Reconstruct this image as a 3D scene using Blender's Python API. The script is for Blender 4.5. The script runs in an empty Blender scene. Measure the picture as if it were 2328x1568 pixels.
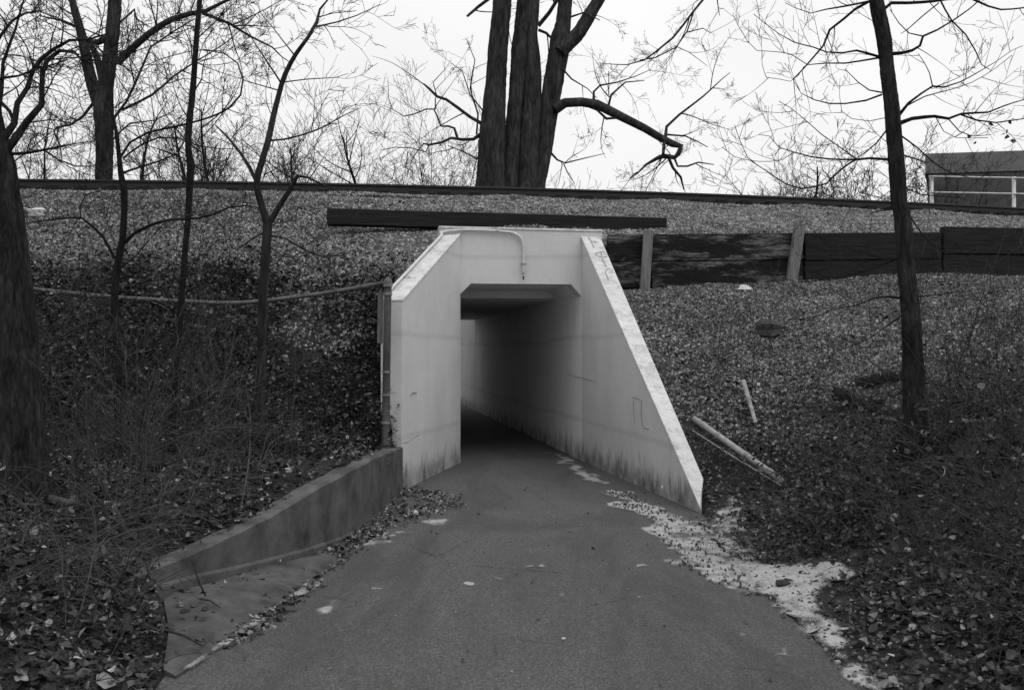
import bpy, bmesh, math, random
import numpy as np
from mathutils import Vector, Matrix

random.seed(7)
rng = np.random.default_rng(7)
S = bpy.context.scene
C = S.collection

# ------------------------------------------------------------------ camera, sky, sun, exposure
EYE = 1.56
FPX = 2263.0                      # focal length in pixels of a 2328 px wide frame (35 mm lens)
cam_d = bpy.data.cameras.new('camera')
cam = bpy.data.objects.new('camera', cam_d); C.objects.link(cam)
cam.location = (0, 0, EYE); cam.rotation_euler = (math.radians(90), 0, 0)
cam_d.sensor_width = 36; cam_d.lens = 35.0; cam_d.shift_y = 0.0069
cam_d.clip_start = 0.05; cam_d.clip_end = 2000
cam_d.dof.use_dof = True; cam_d.dof.focus_distance = 12.0; cam_d.dof.aperture_fstop = 5.6
S.camera = cam

SUN_EL, SUN_AZ = math.radians(66), math.radians(140)
w = bpy.data.worlds.new('World'); S.world = w; w.use_nodes = True
nt = w.node_tree; nt.nodes.clear()
sky = nt.nodes.new('ShaderNodeTexSky'); sky.sky_type = 'NISHITA'; sky.sun_disc = False
sky.sun_elevation = SUN_EL; sky.sun_rotation = SUN_AZ; sky.dust_density = 6.0; sky.air_density = 1.0
bw = nt.nodes.new('ShaderNodeRGBToBW')
sc = nt.nodes.new('ShaderNodeMath'); sc.operation = 'MULTIPLY'; sc.inputs[1].default_value = 0.9
tc = nt.nodes.new('ShaderNodeTexCoord')
nz = nt.nodes.new('ShaderNodeTexNoise'); nz.inputs['Scale'].default_value = 1.6; nz.inputs['Detail'].default_value = 3
mr = nt.nodes.new('ShaderNodeMapRange')
mr.inputs['From Min'].default_value = .3; mr.inputs['From Max'].default_value = .7
mr.inputs['To Min'].default_value = 7.6; mr.inputs['To Max'].default_value = 9.6
mx = nt.nodes.new('ShaderNodeMix'); mx.data_type = 'FLOAT'; mx.inputs[0].default_value = .85
bg = nt.nodes.new('ShaderNodeBackground'); bg.inputs['Strength'].default_value = 0.1
out = nt.nodes.new('ShaderNodeOutputWorld')
L = nt.links.new
L(sky.outputs[0], bw.inputs[0]); L(bw.outputs[0], sc.inputs[0]); L(sc.outputs[0], mx.inputs[2])
L(tc.outputs['Generated'], nz.inputs['Vector']); L(nz.outputs['Fac'], mr.inputs['Value']); L(mr.outputs[0], mx.inputs[3])
L(mx.outputs[0], bg.inputs['Color']); L(bg.outputs[0], out.inputs['Surface'])
sun_d = bpy.data.lights.new('sun', 'SUN'); sun_d.energy = 1.2; sun_d.angle = math.radians(60)
sun = bpy.data.objects.new('sun', sun_d); C.objects.link(sun)
sun.rotation_euler = (math.radians(90) - SUN_EL, 0, math.radians(180) - SUN_AZ)
vs = S.view_settings; vs.view_transform = 'Standard'; vs.look = 'None'; vs.exposure = 0.25; vs.gamma = 1.0
try: vs.use_curve_mapping = False
except Exception: pass

# ------------------------------------------------------------------ pixel <-> place helpers
def at(x, y, Y):
    """point at depth Y that the photograph shows at (x, y) of its 2328 x 1568 view"""
    return Vector(((x - 1164) / FPX * Y, Y, EYE + (800 - y) / FPX * Y))
def on_floor(x, y, z=0.0):
    Y = (EYE - z) * FPX / (y - 800)
    return ((x - 1164) / FPX * Y, Y)
VIEW = {1: (0, 0), 2: (745, 0), 3: (1490, 0), 4: (0, 465.6), 5: (745, 465.6), 6: (1490, 465.6),
        7: (0, 1009.4), 8: (745, 1009.4), 9: (1490, 1009.4)}
def vp(v, x, y): return (VIEW[v][0] + .36 * x, VIEW[v][1] + .36 * y)

# ------------------------------------------------------------------ object helpers
def tag(o, label=None, cat=None, group=None, kind=None):
    if label: o['label'] = label
    if cat: o['category'] = cat
    if group: o['group'] = group
    if kind: o['kind'] = kind
    return o
def empty(name, loc=(0, 0, 0), rz=0):
    o = bpy.data.objects.new(name, None); C.objects.link(o)
    o.location = loc; o.rotation_euler = (0, 0, rz); o.empty_display_size = .2
    return o
def link(name, me, mat, parent=None):
    o = bpy.data.objects.new(name, me); C.objects.link(o)
    if mat: me.materials.append(mat)
    if parent:
        o.parent = parent
        o.location = -Vector(parent.location) if parent.parent is None else (0, 0, 0)      # shapes are written in world coordinates
    return o
def np_mesh(name, V, F, smooth=False):
    """V (n,3), F (m,k) with constant k"""
    me = bpy.data.meshes.new(name)
    V = np.asarray(V, dtype=np.float32); F = np.asarray(F, dtype=np.int32)
    k = F.shape[1]
    me.vertices.add(len(V)); me.vertices.foreach_set('co', V.ravel())
    me.loops.add(F.size); me.loops.foreach_set('vertex_index', F.ravel())
    me.polygons.add(len(F)); me.polygons.foreach_set('loop_start', np.arange(len(F), dtype=np.int32) * k)
    me.polygons.foreach_set('loop_total', np.full(len(F), k, dtype=np.int32))
    me.update(calc_edges=True); me.validate()
    if smooth: me.polygons.foreach_set('use_smooth', np.ones(len(F), dtype=bool))
    return me
def pmesh(name, verts, faces, bevel=0, smooth=False, seg=1):
    bm = bmesh.new()
    vs_ = [bm.verts.new(v) for v in verts]
    for f in faces: bm.faces.new([vs_[i] for i in f])
    bmesh.ops.recalc_face_normals(bm, faces=bm.faces)
    if bevel: bmesh.ops.bevel(bm, geom=bm.edges[:], offset=bevel, segments=seg, affect='EDGES', clamp_overlap=True)
    me = bpy.data.meshes.new(name); bm.to_mesh(me); bm.free()
    if smooth:
        for p in me.polygons: p.use_smooth = True
    return me
HEX = [(0, 1, 2, 3), (7, 6, 5, 4), (0, 4, 5, 1), (1, 5, 6, 2), (2, 6, 7, 3), (3, 7, 4, 0)]
def hexa(name, base, top, mat, parent=None, bevel=.006):
    """block from 4 base and 4 top corners"""
    return link(name, pmesh(name, list(base) + list(top), HEX, bevel), mat, parent)
def beam(name, a, b, wd, ht, mat, parent=None, bevel=.008, roll=0, cuts=0, jit=0):
    """rectangular timber from a to b"""
    a = Vector(a); b = Vector(b); d = (b - a).normalized()
    up = Vector((0, 0, 1)) if abs(d.z) < .9 else Vector((0, -1, 0))
    s = d.cross(up).normalized(); u = s.cross(d).normalized()
    if roll:
        R = Matrix.Rotation(roll, 3, d); s = R @ s; u = R @ u
    n = cuts + 2; V = []; F = []
    for i in range(n):
        c = a.lerp(b, i / (n - 1))
        for sx, sz in ((-1, -1), (1, -1), (1, 1), (-1, 1)):
            V.append(c + s * (sx * wd / 2 + random.uniform(-jit, jit)) + u * (sz * ht / 2 + random.uniform(-jit, jit)))
    for i in range(n - 1):
        for k in range(4):
            F.append((i * 4 + k, i * 4 + (k + 1) % 4, i * 4 + 4 + (k + 1) % 4, i * 4 + 4 + k))
    F.append((0, 1, 2, 3)); F.append(tuple((n - 1) * 4 + k for k in range(4)))
    return link(name, pmesh(name, V, F, bevel), mat, parent)

class Tubes:
    def __init__(s): s.V = []; s.F = []
    def add(s, pts, rad, sides=4, cap=False, rough=0.0):
        n = len(pts)
        if n < 2: return
        V = s.V; b0 = len(V)
        t = (pts[1] - pts[0]).normalized()
        ref = Vector((0, 0, 1)) if abs(t.z) < .8 else Vector((1, 0, 0))
        u = t.cross(ref).normalized()
        cs = [(math.cos(2 * math.pi * k / sides), math.sin(2 * math.pi * k / sides)) for k in range(sides)]
        lob = [1 + rough * random.uniform(-1, 1) for _ in range(sides)]
        for i in range(n):
            if 0 < i < n - 1: t = (pts[i + 1] - pts[i - 1])
            elif i: t = (pts[i] - pts[i - 1])
            if t.length < 1e-6: t = Vector((0, 0, 1))
            t = t.normalized()
            u = (u - t * u.dot(t)); u = u.normalized() if u.length > 1e-5 else t.orthogonal().normalized()
            v = t.cross(u); r = rad[i]; p = pts[i]
            for k, (c, q) in enumerate(cs):
                rr = r * lob[k] * (1 + rough * .4 * random.uniform(-1, 1)) if rough else r
                V.append((p.x + (u.x * c + v.x * q) * rr, p.y + (u.y * c + v.y * q) * rr, p.z + (u.z * c + v.z * q) * rr))
        F = s.F
        for i in range(n - 1):
            for k in range(sides):
                k2 = (k + 1) % sides; o = b0 + i * sides
                F.append((o + k, o + k2, o + sides + k2, o + sides + k))
        if cap:
            for o, p, rr in ((b0, pts[0], 1), (b0 + (n - 1) * sides, pts[-1], -1)):
                c = len(V); V.append(tuple(p))
                for k in range(sides):
                    k2 = (k + 1) % sides
                    F.append((o + k, c, c, o + k2) if False else (o + k, o + k2, c, c))
    def bark(s, pts, rad, sides, amp, fw):
        n = len(pts); b0 = len(s.V); P = np.array([tuple(p) for p in pts]); t = np.gradient(P, axis=0); t /= np.linalg.norm(t, axis=1)[:, None]
        ref = np.array([1., 0, 0]) if abs(t[0][0]) < .8 else np.array([0, 1., 0])
        u = ref[None] - t * (t @ ref)[:, None]; u /= np.linalg.norm(u, axis=1)[:, None]; v = np.cross(t, u)
        L_ = np.concatenate([[0], np.cumsum(np.linalg.norm(np.diff(P, axis=0), axis=1))]); th = np.linspace(0, 2 * np.pi, sides, endpoint=False)
        R_ = np.array(rad); sd = random.uniform(0, 99)
        A = th[None] * R_.mean() / fw; B = np.repeat(L_[:, None], sides, 1) / (fw * 5)
        A = A + vnoise(A * .0 + B * 2.1, B, 1.0, sd) * 1.3 + vnoise(A * .5, B * 3, 1.0, sd + 4) * .9
        rg = 1 - 2.6 * np.abs(vnoise(A, B, 1.0, sd + 1)); rg = rg + .35 * (1 - 3 * np.abs(vnoise(A * 2.1, B * 2.6, 1.0, sd + 2)))
        lump = 1 + .09 * vnoise(np.cos(th)[None] * 1.2 + L_[:, None] * .9, np.sin(th)[None] * 1.2 + L_[:, None] * .4, 1.0, sd + 3)
        r = R_[:, None] * lump + amp * (rg - .8)
        W = P[:, None] + (u[:, None] * np.cos(th)[None, :, None] + v[:, None] * np.sin(th)[None, :, None]) * r[..., None]
        s.V.extend(map(tuple, W.reshape(-1, 3).tolist()))
        for i in range(n - 1):
            for k in range(sides):
                k2 = (k + 1) % sides; o = b0 + i * sides; s.F.append((o + k, o + k2, o + sides + k2, o + sides + k))
    def build(s, name, mat, parent=None, smooth=True):
        if not s.V: s.V = [(0, 0, 0)] * 3
        quads = [f for f in s.F if f[2] != f[3]]; tris = [f[:3] for f in s.F if f[2] == f[3]]
        if tris:
            me = bpy.data.meshes.new(name); me.from_pydata(s.V, [], quads + tris); me.update()
            if smooth:
                for p in me.polygons: p.use_smooth = True
        else:
            me = np_mesh(name, s.V, quads, smooth)
        return link(name, me, mat, parent)

def resample(pts, rad, step):
    """Catmull-Rom through the traced joints"""
    P = []; R = []
    n = len(pts)
    for i in range(n - 1):
        p0 = pts[max(i - 1, 0)]; p1 = pts[i]; p2 = pts[i + 1]; p3 = pts[min(i + 2, n - 1)]
        m = max(1, int((p2 - p1).length / step))
        for k in range(m):
            t = k / m
            P.append(.5 * ((2 * p1) + (p2 - p0) * t + (2 * p0 - 5 * p1 + 4 * p2 - p3) * t * t + (3 * p1 - p0 - 3 * p2 + p3) * t ** 3))
            R.append(rad[i] * (1 - t) + rad[i + 1] * t)
    P.append(pts[-1]); R.append(rad[-1])
    return P, R

# ------------------------------------------------------------------ materials (black-and-white film: neutral greys)
def g(v): return (v, v, v, 1)
class M:
    def __init__(s, name, rough=.85, spec=.25):
        s.m = bpy.data.materials.new(name); s.m.use_nodes = True
        s.t = s.m.node_tree; s.b = s.t.nodes['Principled BSDF']
        s.b.inputs['Roughness'].default_value = rough
        s.b.inputs['Specular IOR Level'].default_value = spec
        s.co = s.n('ShaderNodeTexCoord').outputs['Object']
        s.geo = s.n('ShaderNodeNewGeometry')
    def n(s, t): return s.t.nodes.new(t)
    def l(s, a, b): s.t.links.new(a, b)
    def map(s, scale=(1, 1, 1), rot=(0, 0, 0)):
        m = s.n('ShaderNodeMapping'); m.inputs['Scale'].default_value = scale; m.inputs['Rotation'].default_value = rot
        s.l(s.co, m.inputs['Vector']); return m.outputs[0]
    def noise(s, scale, detail=6, rough=.6, vec=None, dist=0):
        n = s.n('ShaderNodeTexNoise'); n.inputs['Scale'].default_value = scale; n.inputs['Detail'].default_value = detail
        n.inputs['Roughness'].default_value = rough; n.inputs['Distortion'].default_value = dist
        s.l(vec or s.co, n.inputs['Vector']); return n.outputs['Fac']
    def voro(s, scale, vec=None, feature='F1', out_='Distance'):
        n = s.n('ShaderNodeTexVoronoi'); n.feature = feature; n.inputs['Scale'].default_value = scale
        s.l(vec or s.co, n.inputs['Vector']); return n.outputs[out_]
    def ramp(s, fac, stops):
        r = s.n('ShaderNodeValToRGB'); e = r.color_ramp.elements
        while len(e) < len(stops): e.new(.5)
        for i, (p, v) in enumerate(stops): e[i].position = p; e[i].color = g(v)
        s.l(fac, r.inputs['Fac']); return r.outputs['Color']
    def math(s, op, a, b):
        n = s.n('ShaderNodeMath'); n.operation = op
        for i, q in enumerate((a, b)):
            if isinstance(q, (int, float)): n.inputs[i].default_value = q
            else: s.l(q, n.inputs[i])
        return n.outputs[0]
    def mix(s, fac, a, b):
        n = s.n('ShaderNodeMix'); n.data_type = 'RGBA'
        for i, q in ((0, fac), (6, a), (7, b)):
            if isinstance(q, (int, float)): n.inputs[i].default_value = q if i == 0 else g(q)
            else: s.l(q, n.inputs[i])
        return n.outputs[2]
    def col(s, c): s.l(c, s.b.inputs['Base Color']); return s
    def bump(s, h, strength=.5, dist=.01):
        n = s.n('ShaderNodeBump'); n.inputs['Strength'].default_value = strength; n.inputs['Distance'].default_value = dist
        s.l(h, n.inputs['Height']); s.l(n.outputs[0], s.b.inputs['Normal']); return s
    def zpos(s):
        x = s.n('ShaderNodeSeparateXYZ'); s.l(s.geo.outputs['Position'], x.inputs[0]); return x.outputs

MT = {}
def simple(name, lo, hi, scale, rough=.85, bump=.4, bd=.01, stretch=(1, 1, 1), island=False, spec=.25, detail=6):
    m = M(name, rough, spec); v = m.map(stretch)
    f = m.noise(scale, detail, .65, v)
    c = m.ramp(f, [(.3, lo), (.7, hi)])
    if island:
        r = m.ramp(m.geo.outputs['Random Per Island'], island)
        c = m.mix(.6, c, r) if isinstance(island, list) else c
    m.col(c).bump(f, bump, bd); MT[name] = m.m; return m.m

def bark(name, lo, hi, scale, zs):
    m = M(name, .95, .15); v = m.map((1, 1, zs)); ds = m.noise(scale * .4, 4, .6, v)
    wob = m.n('ShaderNodeVectorMath'); wob.operation = 'ADD'; nn_ = m.n('ShaderNodeTexNoise'); nn_.inputs['Scale'].default_value = scale * .8; nn_.inputs['Detail'].default_value = 5; m.l(v, nn_.inputs['Vector']); sc_ = m.n('ShaderNodeVectorMath'); sc_.operation = 'SCALE'; sc_.inputs['Scale'].default_value = 1.6 / scale; m.l(nn_.outputs['Color'], sc_.inputs[0]); m.l(v, wob.inputs[0]); m.l(sc_.outputs[0], wob.inputs[1])
    n1 = m.noise(scale, 8, .75, v, .6); e1 = m.voro(scale * 1.3, wob.outputs[0], 'DISTANCE_TO_EDGE'); h = m.math('ADD', m.math('MULTIPLY', e1, .55), m.math('MULTIPLY', n1, 1.25))
    c = m.ramp(h, [(.42, lo), (.62, (lo + hi) * .35), (.95, hi)]); c = m.mix(m.math('MULTIPLY', m.ramp(ds, [(.4, 0), (.65, 1)]), .45), c, lo * 2)  # furrow shade put into the colour: hollows dark, ridges paler, as relief barely shows
    m.col(c).bump(h, 1.0, .03); MT[name] = m.m
# asphalt path
m = M('asphalt', .9, .2)
big = m.noise(.8, 5, .6); fine = m.noise(160, 3, .7); med = m.noise(9, 6, .65)
c = m.ramp(big, [(.3, .062), (.7, .088)])
c = m.mix(m.math('MULTIPLY', med, .5), c, m.ramp(med, [(.35, .05), (.75, .10)]))
sp = m.ramp(m.voro(150, None, 'F1', 'Color'), [(.1, .018), (.5, .062), (.9, .19)])
c = m.mix(.6, c, sp)
st_ = m.ramp(m.noise(.45, 7, .7, m.map((2.2, .6, 1)), .8), [(.38, 1), (.55, 0)]); c = m.mix(m.math('MULTIPLY', st_, .6), c, .04)
ck = m.voro(.55, m.map((1, 1, 1)), 'DISTANCE_TO_EDGE'); n_ = m.noise(5, 5, .7)
ck = m.math('MULTIPLY', m.ramp(m.math('ADD', ck, m.math('MULTIPLY', m.math('SUBTRACT', n_, .5), .05)), [(.0, 1), (.006, 0)]), m.ramp(m.noise(.9, 3, .5), [(.5, 0), (.6, 1)])); c = m.mix(m.math('MULTIPLY', ck, .7), c, .03)
m.col(c).bump(m.math('ADD', fine, m.math('MULTIPLY', med, .6)), .5, .006); MT['asphalt'] = m.m

# white masonry paint with dirt
def paint(name, mildew=True, lichen=False, base=(.58, .70)):
    m = M(name, .7, .3)
    f1 = m.noise(1.3, 6, .6); f2 = m.noise(22, 6, .7); st = m.noise(3.5, 7, .7, m.map((1, 1, .12)))
    c = m.ramp(f1, [(.3, base[0]), (.7, base[1])])
    c = m.mix(m.math('MULTIPLY', m.ramp(st, [(.52, 0), (.78, 1)]), .35), c, .40)
    c = m.mix(m.math('MULTIPLY', m.ramp(f2, [(.66, 0), (.74, 1)]), .4), c, .35)
    gr_ = m.noise(190, 2, .6); c = m.mix(m.math('MULTIPLY', m.ramp(gr_, [(.45, 0), (.75, 1)]), .35), c, .33)
    wv = m.n('ShaderNodeTexWave'); wv.wave_type = 'BANDS'; wv.bands_direction = 'Z'; wv.inputs['Scale'].default_value = .27; wv.inputs['Distortion'].default_value = .6; wv.inputs['Detail'].default_value = 3; m.l(m.co, wv.inputs['Vector'])
    c = m.mix(m.math('MULTIPLY', m.ramp(wv.outputs['Fac'], [(.985, 0), (.999, 1)]), .22), c, .25)
    blot = m.ramp(m.noise(4.5, 8, .75, None, .6), [(.55, 0), (.72, 1)]); c = m.mix(m.math('MULTIPLY', blot, .28), c, .36)
    pin = m.ramp(m.noise(55, 2, .5), [(.70, 0), (.75, 1)])
    c = m.mix(m.math('MULTIPLY', pin, .5), c, .15)
    if mildew:   # ragged mildew fringe above the ground
        z = m.zpos()[2]
        h = m.math('ADD', z, m.math('MULTIPLY', m.math('SUBTRACT', m.noise(9, 8, .75, m.map((1, 1, .25))), .5), -1.0))
        k = m.ramp(h, [(.0, 1), (.12, .8), (.30, 0)])
        k = m.math('MULTIPLY', k, m.ramp(m.noise(2.2, 5, .7), [(.38, .35), (.6, 1)]))
        c = m.mix(m.math('MULTIPLY', k, .9), c, .06)
    if lichen:
        a = m.ramp(m.noise(6, 9, .8), [(.46, 0), (.58, 1)])
        b = m.ramp(m.noise(75, 6, .8), [(.42, 0), (.56, 1)])
        c = m.mix(m.math('MULTIPLY', m.math('MULTIPLY', a, b), .75), c, .17)
    m.col(c).bump(m.math('ADD', f2, m.noise(70, 4, .6)), .5, .006); MT[name] = m.m
paint('white_paint', base=(.50, .60)); paint('tunnel_paint_brightened', True, False, (.74, .82)); paint('coping_paint', False, True, (.50, .62))  # tunnel copy of the white paint is paler, making up for missing light inside

simple('concrete', .035, .12, 4, .92, .8, .012, spec=.15, detail=12)
simple('apron_concrete', .03, .10, 5, .92, .8, .012, spec=.15, detail=12)
simple('creosote', .002, .018, 9, .8, .9, .02, (.15, 1, 3), detail=9)
simple('rail_steel', .004, .010, 30, .6, .3, .003, spec=.4)
simple('galvanised', .15, .32, 18, .5, .2, .002, spec=.5)
simple('rusty_pipe', .05, .14, 14, .7, .4, .004)
simple('dark_pipe', .025, .06, 14, .7, .4, .004)
simple('conduit_paint', .42, .58, 15, .6, .2, .002)
simple('grey_post', .08, .2, 12, .9, .5, .006, (3, 3, .25))
bark('bark_dark', .004, .03, 26, .25)
bark('bark_mid', .004, .075, 8, .22)
bark('bark_near', .002, .06, 24, .22)
simple('twig', .010, .03, 20, .9, .2, .003)
simple('cane', .02, .10, 10, .85, .2, .003)
simple('dead_branch', .012, .05, 16, .9, .5, .005)
simple('building_panel', .045, .075, 1.2, .7, .15, .004)
simple('building_trim', .12, .16, 1.2, .7, .15, .004)
simple('railing_paint', .4, .52, 6, .5, .1, .002)
simple('marker', .13, .22, 20, .8, .1, .001)
simple('pale_scuff', .55, .75, 30, .8, .1, .001)
simple('dark_stone', .02, .05, 14, .9, .6, .01)
simple('pale_stone', .35, .6, 14, .9, .4, .01)
simple('stub_light', .14, .34, 14, .9, .4, .01)

# weathered planks: black creosote with pale flaked patches
m = M('plank_weathered', .9, .2)
f = m.noise(1.7, 8, .75, m.map((.45, 1, 2.6))); f2 = m.noise(22, 8, .9, m.map((.14, 1, 2.8))); gr = m.noise(30, 4, .6, m.map((.08, 1, 2)))
k = m.math('MULTIPLY', m.ramp(f, [(.50, 0), (.58, 1)]), m.ramp(f2, [(.44, 0), (.56, 1)]))
c = m.mix(m.math('MULTIPLY', k, .9), m.ramp(gr, [(.3, .003), (.7, .014)]), .2)
m.col(c).bump(gr, .5, .01); MT['plank_weathered'] = m.m
simple('plank_dark', .002, .018, 14, .85, .8, .02, (.12, 1, 2.4), detail=9)

# ground sheet: soil, grit and crumbled leaves
m = M('ground_soil', .95, .15)
a = m.noise(26, 8, .8); b = m.voro(34); d = m.noise(3, 5, .6); e = m.noise(80, 4, .7)
c = m.ramp(a, [(.40, .005), (.55, .025), (.72, .10)])
c = m.mix(m.math('MULTIPLY', m.ramp(d, [(.4, 0), (.65, 1)]), .5), c, m.ramp(e, [(.4, .02), (.62, .19)]))
m.col(c).bump(m.math('ADD', a, b), 1.0, .035); MT['ground_soil'] = m.m
# scatter materials, one grey per piece
def piece(name, stops, rough=.85, nscale=3, bump=.3, spec=.25):
    m = M(name, rough, spec); oi = m.n('ShaderNodeObjectInfo')
    r = m.ramp(oi.outputs['Random'], stops)
    f = m.noise(nscale, 4, .6)
    c = m.mix(m.math('MULTIPLY', m.ramp(f, [(.35, 1), (.65, 0)]), .45), r, .03)
    mp = m.n('ShaderNodeMapping'); m.l(m.geo.outputs['Position'], mp.inputs['Vector'])      # patches of older, dirtier pieces
    pz = m.noise(1.4, 6, .7, mp.outputs[0]); c = m.mix(m.math('MULTIPLY', m.ramp(pz, [(.38, 1), (.60, 0)]), .75), c, m.mix(.55, c, .01))
    m.col(c).bump(f, bump, .004); MT[name] = m.m
piece('ballast', [(0, .07), (.4, .18), (.8, .36), (1, .6)])
piece('grit', [(0, .03), (.45, .11), (.82, .26), (1, .5)])
piece('leaf_dry', [(0, .008), (.5, .028), (.8, .085), (.95, .22), (1, .5)], .7, spec=.3)
piece('leaf_ivy', [(0, .004), (.6, .014), (.88, .06), (1, .25)], .45, spec=.5)
m = M('pale_sand', .95, .1)
a = m.noise(60, 6, .8); b = m.noise(9, 6, .7)
c = m.ramp(a, [(.3, .20), (.6, .42)]); c = m.mix(m.math('MULTIPLY', m.ramp(b, [(.45, 0), (.65, 1)]), .7), c, .15)
at_ = m.n('ShaderNodeAttribute'); at_.attribute_name = 'cover'      # thinly strewn grains at the edges
gn = m.noise(210, 3, .7); al = m.math('ADD', at_.outputs['Fac'], m.math('MULTIPLY', m.math('SUBTRACT', gn, .5), 2.4))
m.l(m.ramp(al, [(.42, 0), (.58, 1)]), m.b.inputs['Alpha'])
m.col(c).bump(a, .5, .006); MT['pale_sand'] = m.m

# ------------------------------------------------------------------ the lie of the land
def rail_y(X): return 19.98 + .165 * X + .0065 * X * X
RAIL_TOP = 4.86; CREST = 4.60
HW_L = Vector((-.73, 14.08, 0)); HW_R = Vector((1.0, 14.29, 0))         # feet of the opening
HDIR = (HW_R - HW_L).normalized(); HN = Vector((HDIR.y, -HDIR.x, 0))    # HN points to the camera
AX = Vector((-.16, 1, 0)).normalized()                                   # tunnel axis
WL_F = Vector((-1.237, 11.2, 0)); WR_F = Vector((1.83, 9.62, 0))         # near feet of the wing walls
WLN = Vector((-(HW_L.y - WL_F.y), (HW_L.x - WL_F.x), 0)).normalized()    # outward of left wing
WRN = Vector(((HW_R.y - WR_F.y), -(HW_R.x - WR_F.x), 0)).normalized()
TUN_END = 26.3
def plank_y(X): return np.interp(X, [1.2, 1.8, 7, 14, 30], [14.36, 14.40, 15.25, 16.6, 20])
LOW_WALL = [(-1.225, 11.17, .50), (-1.306, 9.07, .57), (-1.47, 7.86, .52), (-1.80, 6.85, .36), (-2.14, 6.2, .25), (-2.45, 5.75, .16)]

Lp = [(-1.4, 11.1, .5), (-1.46, 9.07, .55), (-1.64, 7.9, .49), (-2.0, 6.75, .33), (-2.35, 6.2, .22), (-2.05, 5.4, .08), (-1.75, 4.8, .03), (-1.65, 3.8, .02), (-1.65, 1.5, .0),
      (-1.9, 11.0, .62), (-2.0, 11.5, 1.35), (-2.0, 12.1, 2.2), (-1.55, 11.45, 1.4), (-1.52, 11.9, 2.1), (-1.3, 13, 2.68), (-1.1, 14, 3.08),
      (-3.3, 11.9, 2.2), (-4.4, 11.7, 2.15), (-6, 11.5, 2.1), (-8, 11.2, 2.1), (-11, 11, 2.1), (-2.6, 10.6, .75), (-3.6, 10, .85), (-5, 9.3, 1.0), (-7, 9, 1.2), (-11, 9, 1.5),
      (-2.4, 8.5, .6), (-3, 7.2, .6), (-2.43, 5.7, .28), (-3.6, 6.5, .7), (-2.2, 4, .15), (-3, 4.5, .45), (-5, 6, 1.0), (-5, 4, .9), (-2.3, 2.5, .1), (-4, 2, .4), (-9, 5, 1.3),
      (.1, 14.6, 3.2), (-.9, 14.5, 3.18), (1.2, 14.75, 3.2), (0, 17, 3.9), (-3, 15.5, 3.38), (-6, 15.3, 3.35), (3, 14.8, 3.22), (5, 15.15, 3.28), (7, 15.6, 3.36), (10, 16.2, 3.45), (14, 17, 3.5), (4, 17.6, 3.95), (9, 19, 4.05)]
for X in (-14, -10, -6, -3, 0, 3, 6, 9, 12, 16):
    Lp += [(X, rail_y(X) - 1.9, 4.22), (X, rail_y(X) - 1.0, 4.46), (X, rail_y(X) - .6, 4.60), (X, rail_y(X) - .3, 4.62), (X, rail_y(X) + 2.6, CREST)]
Rp = [(1.6, 14.2, 2.42), (3, 14.4, 2.48), (5, 14.7, 2.6), (7, 15.1, 2.7), (10, 15.7, 2.8), (14, 16.4, 2.8), (1.5, 13.3, 2.3), (1.7, 12.1, 1.58), (1.9, 10.9, .84), (2.12, 9.85, .14), (1.9, 9.45, .03), (2.3, 9.2, .12), (1.82, 8.9, .01), (2.0, 8.4, .03), (2.0, 7.6, .03), (2.0, 5, .03), (2.05, 6, .04), (1.95, 4, .03), 
      (1.75, 8.2, .02), (1.64, 6.4, 0), (1.64, 5, 0), (1.64, 3, 0), (1.64, 1, 0), (1.9, 6.8, .06), (2.7, 5.25, .16), (2.3, 4.3, .07), (2.45, 6.5, .07), (2.3, 5.4, .06), (2.9, 6.8, .28), (3.5, 6, .55), (3.05, 7.5, .80), (4.5, 8, 1.25),
      (6, 10, 1.9), (6, 6, 1.5), (2.9, 11, 1.1), (2.5, 8, .24), (2.3, 7.2, .08), (4, 12, 1.75), (3, 13, 2.0), (6, 13, 2.3), (3, 3, .4), (5, 3, .8), (10, 8, 2.2), (10, 12, 2.6), (14, 12, 2.6), (14, 6, 2.2), (2.3, 2, .15)]
def tps(pts, lam=.004):
    P = np.array(pts, float); n = len(P)
    def U(r2): return np.where(r2 > 1e-9, .5 * r2 * np.log(r2 + 1e-12), 0)
    d2 = ((P[:, None, :2] - P[None, :, :2]) ** 2).sum(-1)
    A = np.zeros((n + 3, n + 3)); A[:n, :n] = U(d2) + lam * np.eye(n); A[:n, n] = 1; A[:n, n + 1:] = P[:, :2]; A[n, :n] = 1; A[n + 1:, :n] = P[:, :2].T
    w_ = np.linalg.solve(A, np.concatenate([P[:, 2], np.zeros(3)]))
    def f(x, y):
        x = np.asarray(x, float); y = np.asarray(y, float); r = np.zeros(x.shape)
        for i in range(n): r += w_[i] * U((x - P[i, 0]) ** 2 + (y - P[i, 1]) ** 2)
        return r + w_[n] + w_[n + 1] * x + w_[n + 2] * y
    return f
fL, fR = tps(Lp), tps(Rp)
def in_poly(x, y, poly):
    x = np.asarray(x, float); y = np.asarray(y, float); ins = np.zeros(x.shape, bool); n = len(poly); j = n - 1
    for i in range(n):
        xi, yi = poly[i]; xj, yj = poly[j]
        if yi != yj:
            c = ((yi > y) != (yj > y)) & (x < (xj - xi) * (y - yi) / (yj - yi) + xi)
            ins ^= c
        j = i
    return ins
o1 = HW_L + WLN * .12; o2 = WL_F + WLN * .12; o3 = WR_F + WRN * .12; o4 = HW_R + WRN * .12
CORR = [(o1.x, o1.y + .15), (o2.x, o2.y)] + [(x - .08, y) for x, y, z in LOW_WALL[:5]] + [(-1.93, 5.5), (-1.68, 4.85), (-1.58, 4.0), (-1.53, 1), (-1.5, -40),
        (1.60, -40), (1.60, 6.4), (1.68, 8), (o3.x - .1, 9.5), (o3.x, o3.y), (o4.x, o4.y + .15)]
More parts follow.
